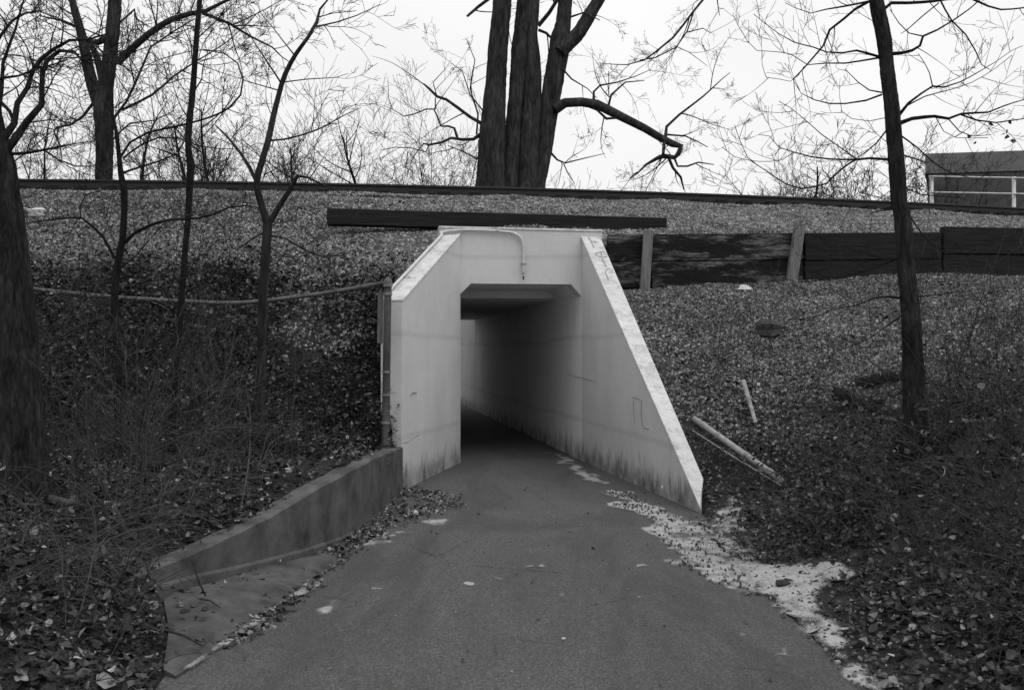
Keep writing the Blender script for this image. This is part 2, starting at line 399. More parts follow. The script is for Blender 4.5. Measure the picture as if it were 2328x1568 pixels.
def vnoise(x, y, s, seed):
    x = x / s; y = y / s
    xi = np.floor(x).astype(int); yi = np.floor(y).astype(int); fx = x - xi; fy = y - yi
    fx = fx * fx * (3 - 2 * fx); fy = fy * fy * (3 - 2 * fy)
    def h(a, b):
        q = np.sin(a * 127.1 + b * 311.7 + seed * 74.7) * 43758.5453
        return q - np.floor(q)
    return (h(xi, yi) * (1 - fx) + h(xi + 1, yi) * fx) * (1 - fy) + (h(xi, yi + 1) * (1 - fx) + h(xi + 1, yi + 1) * fx) * fy - .5
def region(x, y):
    """0 corridor, 1 left/upper, 2 right in front of the plank wall"""
    x = np.asarray(x, float); y = np.asarray(y, float)
    r = np.ones(x.shape, int)
    wl = np.where(y < o3.y, 1.0, np.interp(y, [o3.y, o4.y], [o3.x, o4.x]))
    r[(x > wl) & (y < plank_y(x)) & (y < 20) & (x > 0)] = 2
    r[in_poly(x, y, CORR)] = 0
    return r
def ground(x, y):
    x = np.asarray(x, float); y = np.asarray(y, float)
    r = region(x, y)
    xc = np.clip(x, -14, 16); yc = np.clip(y, 2, 60)
    yr = rail_y(xc)
    zl = fL(xc, np.minimum(yc, yr + 2.4))
    zl = np.where(y > yr - .25, 4.62, zl); zl = np.where(y > yr + .02, 4.668, zl)
    zr = fR(np.clip(x, 1.6, 15), np.clip(y, 2, 18))
    z = np.where(r == 2, zr, zl)
    # far side of the embankment falls to the level of the path
    axx = HW_L.x + (y - 14.1) * (-.16) + .87
    wg = np.clip((8.5 - np.abs(x - axx)) / 5.0, 0, 1); wg = wg * wg * (3 - 2 * wg)
    near = np.clip((y - 24.0) / np.where(x < axx, 6.0, 6.5), 0, 1); far = np.clip((y - 33) / 6.0, 0, 1)
    drop = np.clip(np.maximum(near * wg, far), 0, 1)
    z = np.where(y > 24.2, 4.62 * (1 - drop), z)
    z = np.where((y > TUN_END + .12) & (np.abs(x - axx) < 1.0), -.04, z)
    z = z + (vnoise(x, y, 1.1, 1) * .09 + vnoise(x, y, .37, 2) * .05) * (r > 0) * (np.abs(y - yr) > 1.0) * (y < 33) * np.where(r == 2, np.clip((x - 1.7) / 1.2, .15, 1), 1)
    return np.where(r == 0, -.04, z)
def gz(x, y): return float(ground(np.array([x]), np.array([y]))[0])

xs = np.concatenate([[-900, -500, -250, -120, -60, -35, -25, -19, -16, -14], np.arange(-12.5, 13.5, .085), [14.5, 16, 19, 25, 35, 60, 120, 250, 500, 900]])
ys = np.concatenate([[-300, -120, -60, -30, -15, -8, -4, -1.5], np.arange(0, 2.5, .3), np.arange(2.6, 20.5, .085), np.arange(20.6, 25.6, .3), np.arange(25.7, 27.2, .1), np.arange(27.4, 32, .3), np.arange(32.5, 40, .5), [42, 46, 55, 70, 100, 160, 300, 600, 1200]])
GX, GY = np.meshgrid(xs, ys); GZ = ground(GX, GY)
nx, ny = len(xs), len(ys)
V = np.stack([GX.ravel(), GY.ravel(), GZ.ravel()], 1)
ii = (np.arange(ny - 1)[:, None] * nx + np.arange(nx - 1)[None, :]).ravel()
F = np.stack([ii, ii + 1, ii + 1 + nx, ii + nx], 1)
RG = region(V[:, 0], V[:, 1]); zz = V[:, 2][F]
cx = V[:, 0][F].mean(1); cy = V[:, 1][F].mean(1)
# leave both tunnel mouths open
mouth = ((zz.max(1) - zz.min(1)) > 2.0) & (((cy > 13.95) & (cy < 14.75) & (cx > -1.0) & (cx < 1.3)) | ((cy > 26.2) & (cy < 26.7) & (np.abs(cx - (HW_L.x + (cy - 14.1) * -.16 + .87)) < 1.08)))
axc = HW_L.x + (cy - 14.1) * -.16 + .87
mouth |= (cy > 15) & (cy < 33.6) & (np.abs(cx - axc) < 1.2) & (zz.min(1) < 1.2) & (zz.max(1) > .25)
F = F[~mouth]
gnd = link('ground', np_mesh('ground', V, F, True), MT['ground_soil']); tag(gnd, kind='structure')

# path sheet
path_l = [(x, y) for x, y, z in LOW_WALL[:5]]
left = [(-1.5, -40), (-1.53, 1), (-1.58, 4.0), (-1.68, 4.85), (-1.95, 5.5), (-2.14, 6.2)] + path_l[::-1][1:] + [(WL_F.x, WL_F.y), (HW_L.x, HW_L.y)]
right = [(1.64, -40), (1.64, 1), (1.64, 4), (1.64, 5), (1.64, 6.4), (1.70, 7.6), (1.78, 8.6), (1.83, 9.3), (WR_F.x, WR_F.y), (HW_R.x, HW_R.y)]
lend = HW_L + AX * 30; rend = HW_R + AX * 30
poly = left + [(lend.x - .02, lend.y), (rend.x + .02, rend.y)] + right[::-1]
bm = bmesh.new(); f = bm.faces.new([bm.verts.new((x, y, 0)) for x, y in poly])
ex = bmesh.ops.extrude_face_region(bm, geom=[f])
bmesh.ops.translate(bm, verts=[q for q in ex['geom'] if isinstance(q, bmesh.types.BMVert)], vec=(0, 0, -.12))
bmesh.ops.recalc_face_normals(bm, faces=bm.faces)
me = bpy.data.meshes.new('path'); bm.to_mesh(me); bm.free()
tag(link('path', me, MT['asphalt']), kind='structure')

# ------------------------------------------------------------------ the underpass
up = empty('underpass', (0.13, 14.2, 0))
tag(up, 'white painted concrete underpass portal with two sloping wing walls under the railway bank', 'underpass')
WID = (HW_R - HW_L).length
def hp(u, z, dep=0.0): q = HW_L + HDIR * u - HN * dep; return Vector((q.x, q.y, z))   # dep > 0 goes into the bank
prof = [(-.30, -.3), (-.30, 3.30), (WID + .30, 3.28), (WID + .30, -.3), (WID + .02, -.3), (WID + .02, 2.33), (WID - .15, 2.53), (.15, 2.53), (-.02, 2.36), (-.02, -.3)]
n = len(prof)
V = [hp(u, z) for u, z in prof] + [hp(u, z, .35) for u, z in prof]
F = [tuple(range(n)), tuple(range(2 * n - 1, n - 1, -1))] + [(i, (i + 1) % n, n + (i + 1) % n, n + i) for i in range(n)]
hw = link('headwall', pmesh('headwall', V, F), MT['white_paint'], up)
cop = [hp(-.31, 3.302, -.012), hp(WID + .31, 3.282, -.012), hp(WID + .31, 3.282, .37), hp(-.31, 3.302, .37)]
hexa('coping', cop, [q + Vector((0, 0, .035)) for q in cop], MT['coping_paint'], hw, .008)
# wing walls: inner foot line, outward normal, height near and far
def wing(F0, H0, Nn, zf_in, zf_out, zh, th, skew=0, name='wing_wall'):
    a, b = F0, H0 - (H0 - F0).normalized() * .004
    ao, bo = a + Nn * th + (H0 - F0).normalized() * skew - Nn * (skew * .28), b + Nn * th
    dn = Vector((0, 0, -.35))
    base = [a + dn, b + dn, bo + dn, ao + dn]
    top = [a + Vector((0, 0, zf_in)), b + Vector((0, 0, zh)), bo + Vector((0, 0, zh)), ao + Vector((0, 0, zf_out))]
    o = hexa(name, base, top, MT['white_paint'], up, .003)
    lift = Vector((0, 0, .003)); th2 = Vector((0, 0, .03))
    e = Nn * .012
    c0 = [top[0] - e + lift, top[1] - e + lift, top[2] + e + lift, top[3] + e + lift]
    hexa('coping', c0, [q + th2 for q in c0], MT['coping_paint'], o, .006)
    return top
wl_top = wing(WL_F, HW_L, WLN, 2.12, 2.12, 3.21, .25)
wr_top = wing(WR_F, HW_R, WRN, .03, .26, 3.19, .26, .38)
# tunnel tube
Lt = 11.9
def box_along(name, p, q, nrm, th, z0, z1, mat, parent):
    a, b = p, q; ao, bo = a + nrm * th, b + nrm * th
    base = [Vector((v.x, v.y, z0)) for v in (a, b, bo, ao)]; top = [Vector((v.x, v.y, z1)) for v in (a, b, bo, ao)]
    return hexa(name, base, top, mat, parent, 0)
PX = Vector((AX.y, -AX.x, 0))
tL0 = HW_L - HN * .352; tR0 = HW_R - HN * .352
tL0 = HW_L + AX * (.352 / max(.1, -AX.dot(HN))) ; tR0 = HW_R + AX * (.352 / max(.1, -AX.dot(HN)))
box_along('tunnel_wall', HW_R, tR0 + AX * Lt, PX, .26, -.3, 2.70, MT['tunnel_paint_brightened'], up)
box_along('tunnel_wall', HW_L, tL0 + AX * Lt, -PX, .26, -.3, 2.70, MT['tunnel_paint_brightened'], up)
c1 = tL0 + AX * 1.35; c2 = tR0 + AX * 1.35
box_along('tunnel_ceiling', tL0 - PX * .2 + AX * .003, tL0 + AX * 1.35 - PX * .2, PX, WID + .5, 2.533, 2.69, MT['tunnel_paint_brightened'], up)
box_along('tunnel_ceiling', c1 - PX * .2 + AX * .003, tL0 + AX * Lt - PX * .2, PX, WID + .5, 2.42, 2.80, MT['tunnel_paint_brightened'], up)
# haunches along the first bay
for s_, p0 in ((1, tL0), (-1, tR0)):
    n_ = PX * s_
    A_ = [p0 + Vector((0, 0, 2.37)), p0 + n_ * .15 + Vector((0, 0, 2.531)), p0 + Vector((0, 0, 2.531))]
    B_ = [q + AX * 1.34 for q in A_]
    link('haunch', pmesh('haunch', A_ + B_, [(0, 1, 2), (5, 4, 3), (0, 3, 4, 1), (1, 4, 5, 2), (2, 5, 3, 0)]), MT['tunnel_paint_brightened'], up)
# far headwall
fl = tL0 + AX * Lt; fr = tR0 + AX * Lt
def fp(u, z, dep): q = fl + PX * u + AX * dep; return Vector((q.x, q.y, z))
pr2 = [(-.3, -.3), (-.3, 3.3), (WID + .3, 3.3), (WID + .3, -.3), (WID + .03, -.3), (WID + .03, 2.42), (-.03, 2.42), (-.03, -.3)]
n = len(pr2); V = [fp(u, z, .004) for u, z in pr2] + [fp(u, z, .35) for u, z in pr2]
F = [tuple(range(n)), tuple(range(2 * n - 1, n - 1, -1))] + [(i, (i + 1) % n, n + (i + 1) % n, n + i) for i in range(n)]
link('headwall', pmesh('headwall', V, F), MT['white_paint'], up)
for s_, p0 in ((-1, fl), (1, fr)):
    a_ = p0 + AX * .003; b_ = p0 + AX * (9.5 if s_ > 0 else 4.2); ze = 3.1 if s_ > 0 else .3; q_ = PX * (s_ * .26); dn = Vector((0, 0, -.3))  # unseen left wing shaped low and short so more daylight enters the tunnel
    hexa('wing_wall', [a_ + dn, b_ + dn, b_ + q_ + dn, a_ + q_ + dn], [a_ + Vector((0, 0, 3.2)), b_ + Vector((0, 0, ze)), b_ + q_ + Vector((0, 0, ze)), a_ + q_ + Vector((0, 0, 3.2))], MT['white_paint'], up, 0)

# conduit on the left wing and headwall
T = Tubes()
pin = []
for t in (0.02, .2, .45, .7, .92):
    q = wl_top[3].lerp(wl_top[2], t) - WLN * .035; pin.append(q + Vector((0, 0, .065)))
def hq(px, py): # point on the headwall face
    t = HN; d = Vector(((px - 1164) / FPX, 1, (800 - py) / FPX)); o = Vector((0, 0, EYE))
    s_ = (HW_L + HN * .04 - o).dot(Vector((t.x, t.y, 0))) / d.dot(Vector((t.x, t.y, 0))); return o + d * s_
pin += [hq(x, y) for x, y in ((1003, 529), (1030, 524), (1080, 523), (1140, 526), (1168, 530), (1183, 540), (1190, 560), (1190, 590), (1190, 622))]
P, R = resample(pin, [.019] * len(pin), .04); T.add(P, R, 8, True)
co = T.build('conduit_pipe', MT['conduit_paint'], up)
for q in (hq(1190, 600), hq(1130, 525)):
    T = Tubes(); T.add([q - HDIR * .045, q + HN * .028, q + HDIR * .045], [.008] * 3, 5, True); T.build('bracket', MT['galvanised'], co)
T = Tubes(); q = hq(1190, 628); T.add([q, q + Vector((0, 0, -.05))], [.014, .008], 6, True); T.build('pipe_end', MT['dark_pipe'], co)
# marks drawn on the right coping: L  O :  I  P, and scrawls on the walls
cn = (wr_top[1] - wr_top[0]).normalized(); cw = WRN; cup = cw.cross(cn); cup = cup if cup.z > 0 else -cup
def cap_pt(v, x, y):
    px, py = x, y; d = Vector(((px - 1164) / FPX, 1, (800 - py) / FPX)); o = Vector((0, 0, EYE))
    p0 = wr_top[1] + cup * .037
    return o + d * ((p0 - o).dot(cup) / d.dot(cup)) + cup * .002
def z4(x, y): s_ = 400 / 2091 * .9312; return (1400 * .9312 + x * s_, 540 * .9312 + y * s_)
marks = [[(185, 200), (225, 255), (265, 335)], [(225, 255), (300, 270)], [(300, 400), (390, 385), (410, 400)], [(300, 400), (280, 420), (330, 455), (400, 460), (430, 450)], [(360, 385), (350, 450)], [(365, 470), (420, 585)],
         [(405, 640), (450, 750)], [(410, 625), (450, 600), (500, 625), (500, 655), (455, 650)]]
mk = Tubes()
for s_ in marks:
    pp = [cap_pt(0, *z4(*q)) for q in s_]; mk.add(pp, [.004] * len(pp), 4)
mk.build('painted_letters', MT['marker'], up)['kind'] = 'stuff'
def face_pt(F0, Nn, px, py):   # on the inner face of a wing
    d = Vector(((px - 1164) / FPX, 1, (800 - py) / FPX)); o = Vector((0, 0, EYE)); p0 = F0 - Nn * .003
    return o + d * ((p0 - o).dot(Nn) / d.dot(Nn))
scr = [[(1438, 903), (1450, 906), (1459, 911), (1457, 935), (1460, 962), (1462, 972), (1476, 975)], [(1440, 908), (1441, 940), (1443, 962)]]
mk = Tubes()
for i, s_ in enumerate(scr):
    pp = [face_pt(WR_F, WRN, *q) for q in s_]; mk.add(pp, [.0035 - .0015 * i] * len(pp), 4)
pp = [face_pt(WR_F, WRN, *q) for q in ((1290, 850), (1315, 857), (1352, 867))]; mk.add(pp, [.003, .0045, .002], 4)
mk.build('scrawl', MT['marker'], up)['kind'] = 'stuff'
mk = Tubes(); pp = [face_pt(WL_F, WLN, *q) for q in ((933, 900), (936, 894), (942, 892), (948, 894))]; mk.add(pp, [.004, .008, .006, .003], 4)
mk.build('scrawl', MT['marker'], up)
q = face_pt(WR_F, WRN, 1505, 1108)
T = Tubes(); T.add([q + WRN * .01, q - WRN * .006], [.026, .02], 10, True); T.build('paint_spot', MT['pale_scuff'], up)

# ------------------------------------------------------------------ low concrete wall and apron on the left
lw = empty('retaining_wall', (-1.5, 8, 0))
tag(lw, 'low dark concrete retaining wall curving along the left edge of the path', 'retaining wall')
V = []; F = []
pts = [Vector(p) for p in LOW_WALL]
P, _ = resample(pts, [1] * len(pts), .12)
for i, p in enumerate(P):
    t = (P[min(i + 1, len(P) - 1)] - P[max(i - 1, 0)]); t.z = 0; t.normalize(); nrm = Vector((t.y, -t.x, 0))
    if nrm.x > 0: nrm = -nrm
    j = random.uniform(-.006, .006)
    for off, z in ((0, -.3), (.0, p.z - .012 + j), (.014, p.z + j), (.15, p.z + .004 + j), (.165, p.z - .01), (.165, -.3)):
        V.append((p.x + nrm.x * off, p.y + nrm.y * off, z))
for i in range(len(P) - 1):
    for k in range(5): F.append((i * 6 + k, i * 6 + k + 1, i * 6 + 7 + k, i * 6 + 6 + k))
F.append(tuple(range(6))); F.append(tuple(len(V) - 6 + k for k in range(6)))
link('wall_body', pmesh('wall_body', V, F), MT['concrete'], lw)
V = []; F = []; Q = [p for p in P if p.y < 8.6]
for i, p in enumerate(Q):
    t = (Q[min(i + 1, len(Q) - 1)] - Q[max(i - 1, 0)]); t.z = 0; t.normalize(); nrm = Vector((t.y, -t.x, 0))
    if nrm.x > 0: nrm = -nrm
    h = np.interp(p.y, [5.7, 6.4, 8.6], [.12, .14, .03])
    for off, z in ((-.02, -.2), (-.018, h - .02), (-.004, h)): V.append((p.x + nrm.x * off, p.y + nrm.y * off, z))
for i in range(len(Q) - 1):
    for k in range(2): F.append((i * 3 + k, i * 3 + k + 1, i * 3 + 4 + k, i * 3 + 3 + k))
link('footing', pmesh('footing', V, F), MT['concrete'], lw)

ap = [on_floor(*q, .03) for q in ((400, 1366), (470, 1348), (600, 1303), (738, 1262), (780, 1264), (720, 1308), (666, 1348), (594, 1394), (504, 1456), (400, 1528), (372, 1520), (384, 1441), (372, 1380))]
n = len(ap); V = []
hts = [.09, .09, .08, .05, .014, .012, .012, .012, .012, .014, .03, .06, .08]
V = [Vector((x, y, -.1)) for x, y in ap] + [Vector((x, y, h)) for (x, y), h in zip(ap, hts)] + [Vector((on_floor(520, 1380, .05)[0], on_floor(520, 1380, .05)[1], .10))]
F = [(i, (i + 1) % n, n + (i + 1) % n, n + i) for i in range(n)] + [(n + i, n + (i + 1) % n, 2 * n) for i in range(n)]
o = link('apron_slab', pmesh('apron_slab', V, F), MT['apron_concrete'])
tag(o, 'flat tapering concrete apron slab between low wall and path', 'slab')

# ------------------------------------------------------------------ railway track
tr = empty('railway_track', (0, 20, CREST)); tag(tr, 'dark railway track with steel rails crossing the top of the bank', 'railway track')
prof = [(-.07, 0), (.07, 0), (.07, .014), (.012, .032), (.009, .125), (.036, .138), (.036, .168), (.028, .176), (-.028, .176), (-.036, .168), (-.036, .138), (-.009, .125), (-.012, .032), (-.07, .014)]
def rail(off):
    V = []; F = []; xs_ = np.arange(-17, 19, .5); n = len(prof)
    for X in xs_:
        sl = .165 + .013 * X; d = Vector((1, sl, 0)).normalized(); nn = Vector((-d.y, d.x, 0)); c = Vector((X, rail_y(X), 0)) + nn * off
        for a, z in prof: V.append((c.x + nn.x * a, c.y + nn.y * a, RAIL_TOP - .176 + z))
    for i in range(len(xs_) - 1):
        for k in range(n): F.append((i * n + k, i * n + (k + 1) % n, i * n + n + (k + 1) % n, i * n + n + k))
    return link('rail', pmesh('rail', V, F), MT['rail_steel'], tr)
rail(0); rail(1.51)
tme = pmesh('tie', [(-.115, -1.3, -.18), (.115, -1.3, -.18), (.115, 1.3, -.18), (-.115, 1.3, -.18), (-.115, -1.3, 0), (.115, -1.3, 0), (.115, 1.3, 0), (-.115, 1.3, 0)], HEX, .012)
tme.materials.append(MT['creosote'])
X = -13.0
while X < 16:
    sl = .165 + .013 * X; a = math.atan(sl); nn = Vector((-math.sin(a), math.cos(a), 0))
    c = Vector((X, rail_y(X), RAIL_TOP - .186)) + nn * .755
    o = bpy.data.objects.new('tie', tme); C.objects.link(o); o.parent = tr; o.location = c - Vector(tr.location); o.rotation_euler = (0, 0, a + random.uniform(-.02, .02))
    X += random.uniform(.52, .6) * math.cos(a)

# ------------------------------------------------------------------ loose timber above the portal
tb = beam('timber', at(745, 494, 15.35), at(1512, 515, 15.75), .26, .25, MT['creosote'], None, .012, 0, 7, .004)
tag(tb, 'long black creosoted timber lying on the ballast above the portal', 'timber')

# ------------------------------------------------------------------ plank wall on the right
pw = empty('plank_wall', (4, 14.8, 2.4)); tag(pw, 'black timber plank wall holding up the ballast right of the portal', 'wall')
def pt_plank(px, z): # point on the wall line seen at px
    for X in np.arange(1.2, 12, .01):
        Y = float(plank_y(X)) - .06
        if 1164 + X / Y * FPX >= px: return Vector((X, Y, z))
def zpx(p, py): return EYE + (800 - py) / FPX * p.y
segs = [(1380, 1475, 'plank_weathered'), (1478, 1822, 'plank_weathered'), (1826, 2136, 'plank_dark'), (2140, 2480, 'plank_dark')]
for i, (x0, x1, mt) in enumerate(segs):
    a = pt_plank(x0, 0); b = pt_plank(x1, 0)
    tops = (533, 533) if i == 0 else (532, 530) if i == 1 else (530, 528) if i == 2 else (515, 520)
    for k in range(3):
        za0, za1 = [zpx(a, tops[0] + 62 * q + (1 if q else 0)) for q in (k, k + 1)]; zb0, zb1 = [zpx(b, tops[1] + 60 * q + (1 if q else 0)) for q in (k, k + 1)]
        hA = (za0 + za1) / 2; hB = (zb0 + zb1) / 2
        yo = -.0 if k == 0 else (.015 if k == 1 else .03)
        beam('plank', a + Vector((.004, yo, hA)), b + Vector((-.004, yo, hB)), .11, abs(za0 - za1) - .012, MT[mt], pw, .008, 0, 5, .003)
for (xt, yt, xb, yb, wpx) in ((1474, 523, 1463, 672, 22), (1818, 508, 1796, 640, 24)):
    Y = pt_plank(xt, 0).y - .13
    beam('post', at(xb, yb, Y - .02) + Vector((0, 0, -.15)), at(xt, yt, Y), wpx / FPX * Y, .10, MT['grey_post'], pw, .006, 0, 3, .003)

# ------------------------------------------------------------------ fence post and rails on the left
fp_ = empty('fence_post', at(878, 1003, 10.95)); tag(fp_, 'galvanised steel fence post with domed cap standing against the left wing wall', 'fence post')
b0 = at(876, 1010, 10.95); b1 = at(882, 650, 10.95)
T = Tubes(); T.add([b0 + Vector((0, 0, -.2)), b0.lerp(b1, .5), b1], [.043, .042, .041], 14, True); T.build('tube', MT['dark_pipe'], fp_)
T = Tubes(); d = (b1 - b0).normalized(); T.add([b1 - d * .01, b1 + d * .035, b1 + d * .07, b1 + d * .092, b1 + d * .10], [.052, .05, .04, .022, .002], 14, True); T.build('cap', MT['rusty_pipe'], fp_)
for yy in (668, 845, 897, 960):
    q = b0.lerp(b1, (1010 - yy) / 360); T = Tubes(); T.add([q - d * .014, q + d * .014], [.049, .049], 14, True); T.build('band', MT['rusty_pipe'], fp_)
T = Tubes(); q = at(893, 896, 10.9); T.add([q + Vector((-.06, 0, .01)), q + Vector((-.01, -.02, .03)), q + Vector((.05, 0, .01))], [.004] * 3, 4); T.build('tie_wire', MT['galvanised'], fp_)
bb = beam('stake', at(864, 760, 11.05) + Vector((0, 0, -.1)), at(866, 664, 11.05), .06, .05, MT['grey_post'], None, .004); tag(bb, 'short flat grey stake behind the fence post', 'stake')
def gpipe(name, pts, r, mt, label, cat, sides=10):
    T = Tubes(); P, R = resample(pts, r, .12); T.add(P, R, sides, True); return tag(T.build(name, mt, None), label, cat)
o = gpipe('fence_rail', [at(872, 643, 10.98), at(830, 651, 11.0), at(735, 667, 11.05), at(600, 684, 11.1), at(520, 689, 11.15), at(440, 686, 11.2), at(330, 680, 11.25), at(200, 670, 11.3), at(60, 655, 11.35)], [.024] * 9, MT['rusty_pipe'], 'bent grey pipe rail running left from the fence post over the brush', 'pipe')

# fallen pipes on the right
def on_ground(px, py):
    lo = None
    for Y in np.arange(3.5, 19, .03):
        p = at(px, py, Y)
        if gz(p.x, p.y) > p.z: return p
    return at(px, py, 12)
a = on_ground(1578, 962) + Vector((0, 0, .05)); b = on_ground(1782, 1112) + Vector((0, 0, .07))
fpipe = empty('fallen_fence', tuple(a)); tag(fpipe, 'fallen pale fence pipe with chain link wire lying beside the right wing wall', 'fence')
T = Tubes(); T.add([a, a.lerp(b, .5), b], [.033, .033, .033], 12, True); pi = T.build('pipe', MT['galvanised'], fpipe)
dd = (b - a).normalized()
for t in (.12, .3, .62, .86):
    q = a.lerp(b, t); T = Tubes(); T.add([q - dd * .025, q + dd * .025], [.039, .039], 12, True); T.build('sleeve', MT['galvanised'], pi)
sd = Vector((-.07, -.07, -.06)); T = Tubes(); T.add([a + sd * 1.3 + dd * .1, a.lerp(b, .5) + sd, b + sd * .5], [.006] * 3, 6, True); T.build('wire_rod', MT['galvanised'], fpipe)
T = Tubes()
for i in range(46):
    q = a.lerp(b, i / 46); e = q + Vector((-.17, -.16, 0)); e.z = gz(e.x, e.y) + .02
    T.add([q, q.lerp(e, .5) + dd * .05 + Vector((0, 0, -.03)), e], [.0022] * 3, 3); T.add([q, q.lerp(e, .5) - dd * .05 + Vector((0, 0, -.03)), e], [.0022] * 3, 3)
T.build('chain_link', MT['dark_pipe'], fpipe)['kind'] = 'stuff'
q0 = on_ground(1718, 968) + Vector((0, 0, .03)); q1 = on_ground(1690, 898) + Vector((0, 0, .16))
gpipe('broken_pipe', [q0, q0.lerp(q1, .5), q1], [.02, .024, .026], MT['stub_light'], 'short pale broken pipe sticking out of the gravel slope', 'pipe')

# ------------------------------------------------------------------ building and white railing beyond the track
bd = empty('building', (22, 46, 0)); tag(bd, 'dark flat roofed shed with panelled wall beyond the track at right', 'building')
c0 = at(2106, 350, 44); c1 = at(2420, 343, 43)
bx0, by0, bx1, by1, zt = c0.x, c0.y, c1.x + 3, c1.y - .5, c0.z
dirb = Vector((bx1 - bx0, by1 - by0, 0)).normalized(); nb = Vector((dirb.y, -dirb.x, 0)); Lb = math.hypot(bx1 - bx0, by1 - by0)
o0 = Vector((bx0, by0, 0))
BDEP = Vector((.44, 1, 0)).normalized()
def bl(u, dep, z): q = o0 + dirb * u + BDEP * dep; return Vector((q.x, q.y, z))
hexa('wall', [bl(.05, 0, -.2), bl(Lb, 0, -.2), bl(Lb, 12, -.2), bl(.05, 12, -.2)], [bl(.05, 0, zt - .9), bl(Lb, 0, zt - .9), bl(Lb, 12, zt - .9), bl(.05, 12, zt - .9)], MT['building_panel'], bd)
hexa('roof_fascia', [bl(-.05, -.1, zt - .897), bl(Lb + .1, -.1, zt - .897), bl(Lb + .1, 12.1, zt - .897), bl(-.05, 12.1, zt - .897)], [bl(-.05, -.1, zt), bl(Lb + .1, -.1, zt), bl(Lb + .1, 12.1, zt), bl(-.05, 12.1, zt)], MT['building_trim'], bd, .02)
u = .08; k = 0
while u < Lb - 1.2:
    hexa('wall_panel', [bl(u, -.003, 0), bl(u + 1.17, -.003, 0), bl(u + 1.17, -.05, 0), bl(u, -.05, 0)], [bl(u, -.003, zt - .92), bl(u + 1.17, -.003, zt - .92), bl(u + 1.17, -.05, zt - .92), bl(u, -.05, zt - .92)], MT['building_panel'], bd, .01)
    u += 1.2
wr = empty('railing', at(2118, 500, 26)); tag(wr, 'white pipe railing on the far bank in front of the shed', 'railing')
for px in (2118, 2305, 2490):
    Y = 26 + (px - 2118) * .002; q = at(px, 402, Y); T = Tubes(); T.add([Vector((q.x, q.y, CREST - .1)), q], [.05, .05], 8, True); T.build('post', MT['railing_paint'], wr)
for dy in (0, 36):
    a = at(2112, 401 + dy, 25.9); b = at(2500, 408 + dy, 26.7); T = Tubes(); T.add([a, a.lerp(b, .5), b], [.022] * 3, 8, True); T.build('rail', MT['railing_paint'], wr)

# ------------------------------------------------------------------ trees
UPV = Vector((0, 0, 1))
def rvec():
    while True:
        v = Vector((random.uniform(-1, 1), random.uniform(-1, 1), random.uniform(-1, 1)))
        if .05 < v.length < 1: return v.normalized()
def grow(T, p, d, Ln, r, lvl, upb=.12, wob=.25, kids=(3, 5), ratio=.55, ang=.75, flat=1.0, rmin=.0022):
    n = max(4, min(10, int(Ln / max(.05, r * 5))))
    pts = [p.copy()]; rad = [r]; d = d.normalized(); st = Ln / n
    cv = rvec() * wob * .45
    for i in range(n):
        v = rvec(); v.y *= flat; cv = cv * .75 + v * wob * .32
        d = (d + cv + UPV * upb * .5).normalized()
        p = p + d * st; pts.append(p.copy()); rad.append(max(rmin, r * (1 - .78 * (i + 1) / n)))
    T.add(pts, rad, 5 if r > .03 else 4 if r > .012 else 3)
    if lvl <= 0: return
    k = random.randint(*kids)
    for j in range(k):
        f_ = random.uniform(.2, .97); i = min(n - 1, int(f_ * n)); q = pts[i].lerp(pts[i + 1], f_ * n - i)
        base = (pts[i + 1] - pts[i]).normalized(); v = rvec(); v.y *= flat
        v = (v - base * v.dot(base)); v = v.normalized() if v.length > .01 else UPV
        nd = (base * math.cos(ang) + v * math.sin(ang)).normalized()
        grow(T, q, nd, Ln * ratio * random.uniform(.6, 1.15), max(rmin, rad[i] * .55), lvl - 1, upb, wob, kids, ratio, ang, flat, rmin)

def trace(Y, v, pts, dy=0.0, y0=None, yend=None):
    P = []; R = []; n = len(pts)
    for i, (x, y, wd) in enumerate(pts):
        Yd = Y + dy * i / max(1, n - 1); px, py = vp(v, x, y)
        P.append(at(px, py, Yd)); R.append(max(.0025, wd * .36 / 2 / FPX * Yd))
    return P, R
def limb_twigs(T, P, R, per_m, Ln, lvl, skip=.15, **kw):
    tot = sum((P[i + 1] - P[i]).length for i in range(len(P) - 1)); k = max(1, int(tot * per_m + random.random()))
    for j in range(k):
        f_ = random.uniform(skip, 1) * (len(P) - 1.001); i = int(f_); q = P[i].lerp(P[i + 1], f_ - i)
        base = (P[i + 1] - P[i]).normalized(); v = rvec(); v.y *= kw.get('flat', 1); v = v - base * v.dot(base); v = v.normalized() if v.length > .01 else UPV
        nd = base * .55 + v * .8
        grow(T, q, nd, Ln * random.uniform(.5, 1.2), max(.003, min(R[i] * .6, Ln * .011)), lvl, **kw)
